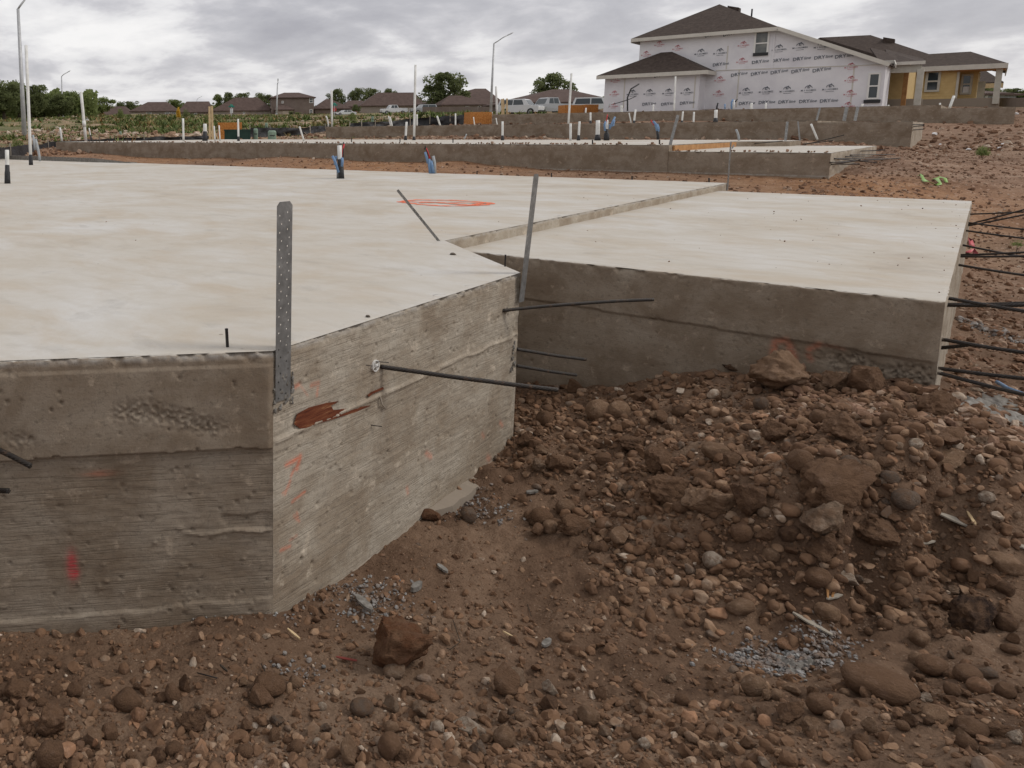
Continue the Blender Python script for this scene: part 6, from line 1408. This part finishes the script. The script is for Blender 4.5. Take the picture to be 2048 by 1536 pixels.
def dens(P):
    """how stony the ground is: mound and foreground row thick, washed flat thin"""
    x,y=P[:,0],P[:,1];r=np.hypot(x,y)
    mound=np.clip((hbase(x,y)+1.075)/.09,0,1)*np.clip((6.2-y)/.5,0,1)*np.clip((y+.9*x-1.3)/.5,0,1)
    f=x*FW[0]+y*FW[1];mound*=np.clip((f-2.5)/.3,0,1);row=.95*np.exp(-((f-2.03)/.25)**2)*np.clip(.75+.8*fbm(np.stack([x,y,0*x],-1)*2.2,3,88),.25,1)
    P3=np.stack([x,y,0*x],-1)
    d=.20+.25*np.clip(fbm(P3*1.6,3,71)+.2,0,1)
    return np.clip(np.maximum(np.maximum(mound,row),d),0,1)
def layer(n,a0,a1,r0,r1,s0,s1,sub,name,label,seed,pw=1.,use_d=True,power=2.2,**k):
    P=polar(n,a0,a1,r0,r1,seed,pw);P=P[free(P)];r=np.random.default_rng(seed+1)
    if use_d: P=P[r.random(len(P))<dens(P)]
    s=s0*(s1/s0)**(r.random(len(P))**power);return scatter(name,P,s,sub,label,seed+2,**k)
layer(21000,-20,53,1.15,7.0,.0060,.024,2,'gravel','mixed brown gravel and pebbles strewn over the near dirt',200,sink=.44)
layer(50000,-20,53,1.1,6.5,.0022,.0085,1,'pebbles','fine brown pebbles and crumbs over the near dirt',210,use_d=True,power=1.6)
layer(13000,-20,53,1.5,3.1,.006,.028,2,'gravel','broken stones and crumbly clods along the bottom foreground',220,sink=.34,power=2.3)
# heaped extra stones on the mound
Pm=polar(22000,4,47,2.3,6.6,230);Pm=Pm[free(Pm)];rq=np.random.default_rng(3);mnd=np.clip((hbase(Pm[:,0],Pm[:,1])+1.085)/.08,0,1)*np.clip((6.-Pm[:,1])/.4,0,1)*np.clip((Pm[:,1]+.9*Pm[:,0]-1.3)/.5,0,1);mnd*=np.clip((Pm@FW[:2]-2.5)/.3,0,1);Pm=Pm[rq.random(len(Pm))<mnd]
sm=.0068*(.034/.0068)**(rq.random(len(Pm))**2.1)
scatter('rubble',Pm[sm>.017],sm[sm>.017],3,'heaped stones and clods filling the rubble mound',232,sink=.30)
scatter('rubble',Pm[sm<=.017],sm[sm<=.017],2,'small stones filling gaps of the rubble mound',234,sink=.28)
# mid distance stones
RC=[(.17,.095,.058)]*6+[(.25,.15,.10)]*4+[(.36,.26,.19)]*3+[(.10,.055,.035)]*3+[CWH]
layer(15000,-20,47,6.5,34,.012,.045,1,'site_gravel','reddish broken stone between the foundations',240,use_d=False,base_cols=RC,pw=.9,sink=.35)
layer(9500,36,50,4.5,30,.010,.040,1,'site_gravel','broken reddish stone on the ground right of the garage slab',244,use_d=False,base_cols=RC,sink=.35)
layer(9000,-20,47,28,75,.04,.13,1,'site_rubble','coarse reddish clods on the far part of the site',250,use_d=False,base_cols=RC,sink=.3)
# soil spilled on the second foundation's edge
r=np.random.default_rng(8);n=380;Pq=np.stack([r.uniform(-24,-2.,n),Y2+.03+np.abs(r.normal(size=n))*.25],-1);o=scatter('spilled_gravel',Pq,r.uniform(.012,.035,n),1,'dirt and stones spilled along the front edge of the second foundation',262,base_cols=RC)
me=o.data;co=np.empty(len(me.vertices)*3,np.float32);me.vertices.foreach_get('co',co);co=co.reshape(-1,3);nvp=42 if len(co)%42==0 else 12
cz=co.reshape(n,-1,3);base=cz[:,:,2].min(1);lowp=Pq[:,0]>xs
cz[:,:,2]+=(np.where(lowp,Z2L,Z2)-base-.004)[:,None];me.vertices.foreach_set('co',cz.astype(np.float32).ravel());me.update()
# crumbs on the near slab top
r=np.random.default_rng(9);n=110
Pq=np.r_[np.stack([-.12-2.5*r.random(90)**2.2,r.uniform(5.6,13.2,90)],-1),np.stack([r.uniform(-6,-2.9,20),r.uniform(3.,12,20)],-1)]
o=scatter('slab_crumbs',Pq,.002+.007*r.random(n)**2,1,'scattered crumbs of dirt on the near slab',272);me=o.data;co=np.empty(len(me.vertices)*3,np.float32);me.vertices.foreach_get('co',co);cz=co.reshape(n,-1,3)
cz[:,:,2]+=(np.where(np.arange(n)<90,ZL,0)-cz[:,:,2].min(1)-.001)[:,None];me.vertices.foreach_set('co',cz.ravel());me.update()
# gray mortar crumbs (patches)
def mortar(x,y,rx,ry,n,smax,label,seed,hump=0):
    c=ground_hit(x,y);r=np.random.default_rng(seed);P=[]
    dp=depth(c);u=RT[:2]/np.linalg.norm(RT[:2]);v=FW[:2]/np.linalg.norm(FW[:2])
    g=r.normal(size=(n,2))*.5;q=c[:2]+g[:,:1]*u*rx*dp/FPX+g[:,1:]*v*ry*dp/FPX*2.2
    q=q[free(q)];s=.004*(smax/.004)**(r.random(len(q))**1.5)
    return scatter('mortar_crumbs',q,s,1,label,seed+1,base_cols=[(.24,.235,.225),(.30,.295,.285),(.19,.185,.18)],sink=-.15)
mortar(1565,1325,100,26,900,.011,'patch of pale gray mortar crumbs in the right foreground',300)
mortar(740,1205,70,40,240,.012,'gray mortar chips on the flat dirt below the bay wall',310)
mortar(960,1010,70,30,150,.012,'gray mortar chips by the footing lip',320)
mortar(1650,1290,60,20,150,.009,'thin scatter of mortar chips beside the pale patch',330)
mortar(300,1250,330,12,420,.008,'gray crumbs along the foot of the left bay wall',340)
mortar(640,1180,150,40,200,.008,'gray crumbs along the foot of the sunlit bay wall',350)
mortar(610,1350,60,30,60,.011,'few gray chips left of the reddish clod',360)
mortar(1920,650,30,60,400,.03,'gray mortar rubble along the garage slab side',370)
# poured mortar spill at the right
def spill(pts,h,label,seed,res=48):
    P=np.array([ground_hit(x,y)[:2] for x,y in pts]);c=P.mean(0);n=len(P);V=[];F=[];K=14
    ang=np.linspace(0,1,res,endpoint=False)
    edge=[]
    for t in ang:
        f=t*n;i=int(f);a=P[i%n];b=P[(i+1)%n];edge.append(a+(b-a)*(f-i))
    edge=np.array(edge);G=[]
    for k in range(K+1):
        q=c+(edge-c)*(k/K);G.append(q)
    G=np.array(G);x=G[...,0];y=G[...,1];kk=(np.arange(K+1)/K)[:,None]
    z=hgt(x,y)+h*(1-kk**2.5)-.02*kk+fbm(np.stack([x*22,y*22,0*x],-1),5,seed,.7)*.045*(1-kk**4)
    V=np.stack([x,y,z],-1).reshape(-1,3);F=[(k*res+i,k*res+(i+1)%res,(k+1)*res+(i+1)%res,(k+1)*res+i) for k in range(K) for i in range(res)]
    o=meshobj('mortar_spill',V,F,MT_grout,None,True);tag(o,label,'mortar spill','hardened mortar spills');return o
spill([(1880,800),(1960,775),(2020,790),(2110,840),(2110,890),(2040,880),(1980,850),(1900,830)],.05,'hardened gray mortar spill at the foot of the garage corner',1)
spill([(1520,1310),(1570,1290),(1620,1300),(1665,1330),(1620,1352),(1560,1350),(1500,1335)],.012,'flat gray mortar cake in the right foreground',3)
# scraps of wood, tape, wires
def plank(a,b,w,label,mt=MT_wood,t=.006,lift=.012,cat='wood scrap',grp=None,name='wood_scrap'):
    A=ground_hit(*a);B=ground_hit(*b);A[2]=gz(A[0],A[1])+lift;B[2]=gz(B[0],B[1])+lift
    d=B-A;Ld=np.linalg.norm(d);d/=Ld;v=np.cross(d,(0,0,1.));v/=np.linalg.norm(v);n=8;V=[]
    w=w*depth(A)/FPX
    for i in range(n+1):
        s=i/n;e=(1-.6*abs(2*s-1)**3);j=random.uniform(.8,1.15)
        c=A+d*Ld*s;V+=[c-v*w/2*e*j,c+v*w/2*e*j,c+v*w/2*e*j+[0,0,t],c-v*w/2*e*j+[0,0,t]]
    F=[(i*4+k,(i+1)*4+k,(i+1)*4+(k+1)%4,i*4+(k+1)%4) for i in range(n) for k in range(4)]+[(0,1,2,3),(n*4+3,n*4+2,n*4+1,n*4)]
    o=meshobj(name,V,F,mt);tag(o,label,cat,grp or 'scraps lying on the dirt');return o
plank((1582,1262),(1662,1292),12,'long gray wood splinter above the mortar patch')
plank((1652,1218),(1682,1206),9,'short gray wood chip at the mound foot')
plank((1868,1094),(2075,1112),26,'broad gray scrap sheet half buried at the right edge')
plank((1838,1098),(1866,1116),9,'curled pale chip left of the gray scrap sheet')
plank((712,1205),(744,1240),16,'pale mortar flake standing among chips below the bay wall',MT_grout,.012,.02,'mortar flake')
plank((1085,1310),(1100,1290),12,'pale flake on the washed dirt, right of the reddish clod',MT_grout,.01,.01,'mortar flake')
plank((824,1190),(842,1178),14,'upright pale chip on the dirt near the bay wall',MT_grout,.02,.01,'mortar flake')
plank((875,1140),(895,1150),10,'gray chip higher on the washed dirt',MT_grout,.01,.01,'mortar flake')
plank((1005,1282),(1025,1296),3.5,'tiny yellow splinter on the washed dirt',MT_lumber)
plank((1652,1196),(1654,1214),4,'small reddish nail-like splinter left below the whitish stone',MT_rawwood)
plank((1664,1196),(1665,1212),4,'small reddish splinter right below the whitish stone',MT_rawwood)
plank((672,1320),(714,1336),6,'red plastic sliver left of the large reddish clod',mat('faded_red_plastic',(.22,.05,.04),.6),.003,.008,'plastic scrap')
plank((1052,1000),(1075,1003),10,'light gray chip in dirt by the footing lip',MT_grout,.01)
plank((1930,1055),(1950,1062),5,'pale twig on the right slope',MT_lumber)
plank((600,1290),(575,1270),5,'thin pale twig under the bay corner',MT_lumber)
plank((440,1345),(455,1362),4,'dark twig in the left foreground',MT_bark)
def wirething(pts,rad,mt,label,cat='wire',nm='wire_piece',lift=.01):
    P=[ground_hit(*p) for p in pts]
    for p in P: p[2]=gz(p[0],p[1])+lift
    mb=MB();mb.tube(P,rad,5);o=mb.build(nm,mt,None,True);tag(o,label,cat,None)
wirething([(905,1260),(915,1290),(920,1295),(900,1310),(893,1308)],.0016,MT_bark,'thin bent twig on the washed dirt','twig','twig')
wirething([(1055,1210),(1062,1225),(1064,1233)],.0015,MT_bark,'short dark twig on the washed dirt','twig','twig')
wirething([(395,1358),(435,1372)],.0022,MT_steel,'straight dark nail-like twig in the left foreground','twig','twig')
wirething([(522,1338),(535,1360),(545,1375)],.002,MT_bark,'dark twig left of centre foreground','twig','twig')
wirething([(1990,793),(2010,803),(2060,828)],.013,MT_blue,'blue pipe piece lying on the dirt at the right edge','pipe','blue_pipe',.08)
# lime tape
def tape(pts,w,mt,label,cat='tape',nm='marking_tape'):
    P=[ground_hit(*p) for p in pts];V=[]
    for i,p in enumerate(P): p[2]=gz(p[0],p[1])+.03+.03*math.sin(i*2.1)
    for i,p in enumerate(P):
        d=P[min(i+1,len(P)-1)]-P[max(i-1,0)];d/=np.linalg.norm(d);v=np.cross(d,(0,0,1.))+np.array([0,0,.6*math.sin(i*1.9)]);v/=np.linalg.norm(v);V+=[p-v*w/2,p+v*w/2]
    o=meshobj(nm,V,[(2*i,2*i+1,2*i+3,2*i+2) for i in range(len(P)-1)],mt,None,True);s=o.modifiers.new('t','SOLIDIFY');s.thickness=.002;tag(o,label,cat)
tape([(1834,358),(1842,357),(1845,362),(1850,370),(1860,375),(1872,374),(1880,375),(1872,368),(1866,364),(1876,364),(1888,368),(1894,370)],.055,MT_tape,'crumpled lime green tape on the reddish dirt')
tape([(1936,487),(1940,483),(1945,489)],.06,MT_pink,'pink ribbon upper one beside the garage slab side')
tape([(1935,508),(1942,504),(1950,508),(1952,513)],.07,MT_pink,'pink ribbon lower one between strands')
for i,(x,y,w,l) in enumerate([(1870,272,12,'white crumpled scrap on the dirt before the fourth foundation'),(1881,289,6,'small white scrap on pale dirt, left'),(2005,291,6,'small white scrap on pale dirt, upper right'),(1999,299,7,'small white scrap on pale dirt, lower right'),(1938,301,9,'white scraps beside the green weed clump'),(2035,229,9,'white board scrap right of the fourth foundation')]):
    o=rock(x,y,w,w*.5,'angular',(.75,.74,.72),l,'litter',None,k=i,name='litter_scrap')
    o.data=o.data.copy();o.data.materials.clear();o.data.materials.append(MT_white)
# crumbs on slab near the chipped edge
for x,y,w,l in [(905,508,18,'gray mortar crumb on the slab top near the bay corner'),(735,632,14,'small chip on the slab edge above the sunlit bay face'),(700,404,0,'')]:
    if not w: continue
    p=atz(x,y,.004);dp=depth(p);a=w/2*dp/FPX;o=bpy.data.objects.new('mortar_crumb',RM['angular'][2]);COL.objects.link(o);o.location=p;o.scale=(a,a*.8,a*.35);o.color=(.22,.2,.17,1);tag(o,l,'mortar crumb')
# ------------------------------------------------------------------ weeds over the field
def weeds():
    r=np.random.default_rng(77);m=33000;P=polar(m,-21,17,36,210,78,.8)
    P=np.r_[P,polar(2500,17,47,80,200,79)];P3=np.stack([P[:,0],P[:,1],0*P[:,0]],-1)
    az=np.degrees(PH0-np.arctan2(P[:,1],P[:,0]));R=np.hypot(P[:,0],P[:,1])
    d=np.clip(.12+3.0*fbm(P3*.07,5,91,.65)+np.clip((R-90)/150,0,.35),0,1);k=(r.random(len(P))<d)&free(P)&~((az>9)&(R<56))&~((az>17)&(R<120)&(P[:,0]>-25));P=P[k];R=R[k]
    n=len(P);nb=7;z=hgt(P[:,0],P[:,1]);h=r.uniform(.10,.34,n)*(1+.8*(r.random(n)<.08))*np.clip(R/60,.7,1.5)*np.clip((260-R)/110,.45,1)
    a=r.uniform(0,2*PI,(n,nb));w=h[:,None]*r.uniform(.14,.30,(n,nb));lean=r.uniform(.1,1.3,(n,nb))*h[:,None];H_=h[:,None]*r.uniform(.5,1.1,(n,nb))
    bx=P[:,0:1]+np.cos(a)*h[:,None]*.3*r.random((n,nb));by=P[:,1:2]+np.sin(a)*h[:,None]*.3*r.random((n,nb));zz=np.broadcast_to(z[:,None],bx.shape)-.03
    ux,uy=-np.sin(a),np.cos(a)
    V=np.stack([np.stack([bx-ux*w,by-uy*w,zz],-1),np.stack([bx+ux*w,by+uy*w,zz],-1),np.stack([bx+np.cos(a)*lean,by+np.sin(a)*lean,zz+H_],-1)],2).reshape(-1,3)
    F=np.arange(len(V)).reshape(-1,3)
    me=bpy.data.meshes.new('weeds');me.from_pydata(V.tolist(),[],F.tolist());me.update()
    mt=mat('weed_leaves',(.1,.1,.05),.8,0,.2);t=mt.node_tree;at=t.nodes.new('ShaderNodeAttribute');at.attribute_name='col';t.links.new(at.outputs['Color'],t.nodes['Principled BSDF'].inputs['Base Color']);me.materials.append(mt)
    o=bpy.data.objects.new('weeds',me);COL.objects.link(o);tag(o,'patchy green and brown weeds covering the vacant field','weeds',kind='stuff')
    C=np.array([(.09,.125,.035)]*5+[(.14,.165,.055)]*5+[(.065,.09,.03)]*2+[(.24,.19,.09)]*3+[(.28,.17,.07)]);c=np.repeat(C[r.integers(0,len(C),n)]*r.uniform(.8,1.25,(n,1)),nb*3,axis=0);setcol(o,'col',c)
weeds()
def woodland(name,label,a0,a1,r0,r1,hmax,n,seed,mt,leaf):
    r=np.random.default_rng(seed);a=r.uniform(a0,a1,n);q=r.uniform(r0,r1,n);ph=PH0-np.radians(a);x=q*np.cos(ph);y=q*np.sin(ph)
    top=hmax*(.55+.45*fbm(np.stack([a*.9,0*a,0*a+seed],-1),4,seed,.6)+.25);z=hgt(x,y)+top*r.random(n)**.8-.3
    P=np.stack([x,y,z],-1);u=r.normal(size=(n,3));u/=np.linalg.norm(u,axis=1)[:,None];w=np.cross(u,r.normal(size=(n,3)));w/=np.linalg.norm(w,axis=1)[:,None];k=leaf*r.uniform(.5,1.3,n)[:,None]
    V=np.stack([P-u*k,P+w*k*.7,P+u*k,P-w*k*.7],1).reshape(-1,3);o=meshobj(name,V,np.arange(4*n).reshape(-1,4),mt);tag(o,label,'woodland',kind='stuff')
woodland('woodland','far belt of trees along the horizon beyond the houses',-24,60,330,360,5.5,16000,5,MT_oak,1.0)
woodland('understory','thick green understory beneath the left tree line',-24,-9.5,165,182,6.0,9000,6,MT_lg,.5)
# pale broken rock heaps in the field
r=np.random.default_rng(15);P=polar(2600,-20,16,45,190,97,.8);P3=np.stack([P[:,0],P[:,1],0*P[:,0]],-1);P=P[(fbm(P3*.06,3,93)>.12)&free(P)]
scatter('field_rubble',P,np.random.default_rng(4).uniform(.08,.32,len(P)),1,'pale limestone rubble showing between the weeds',98,base_cols=[(.45,.36,.28),(.52,.44,.36),(.33,.22,.15)],sink=.35)
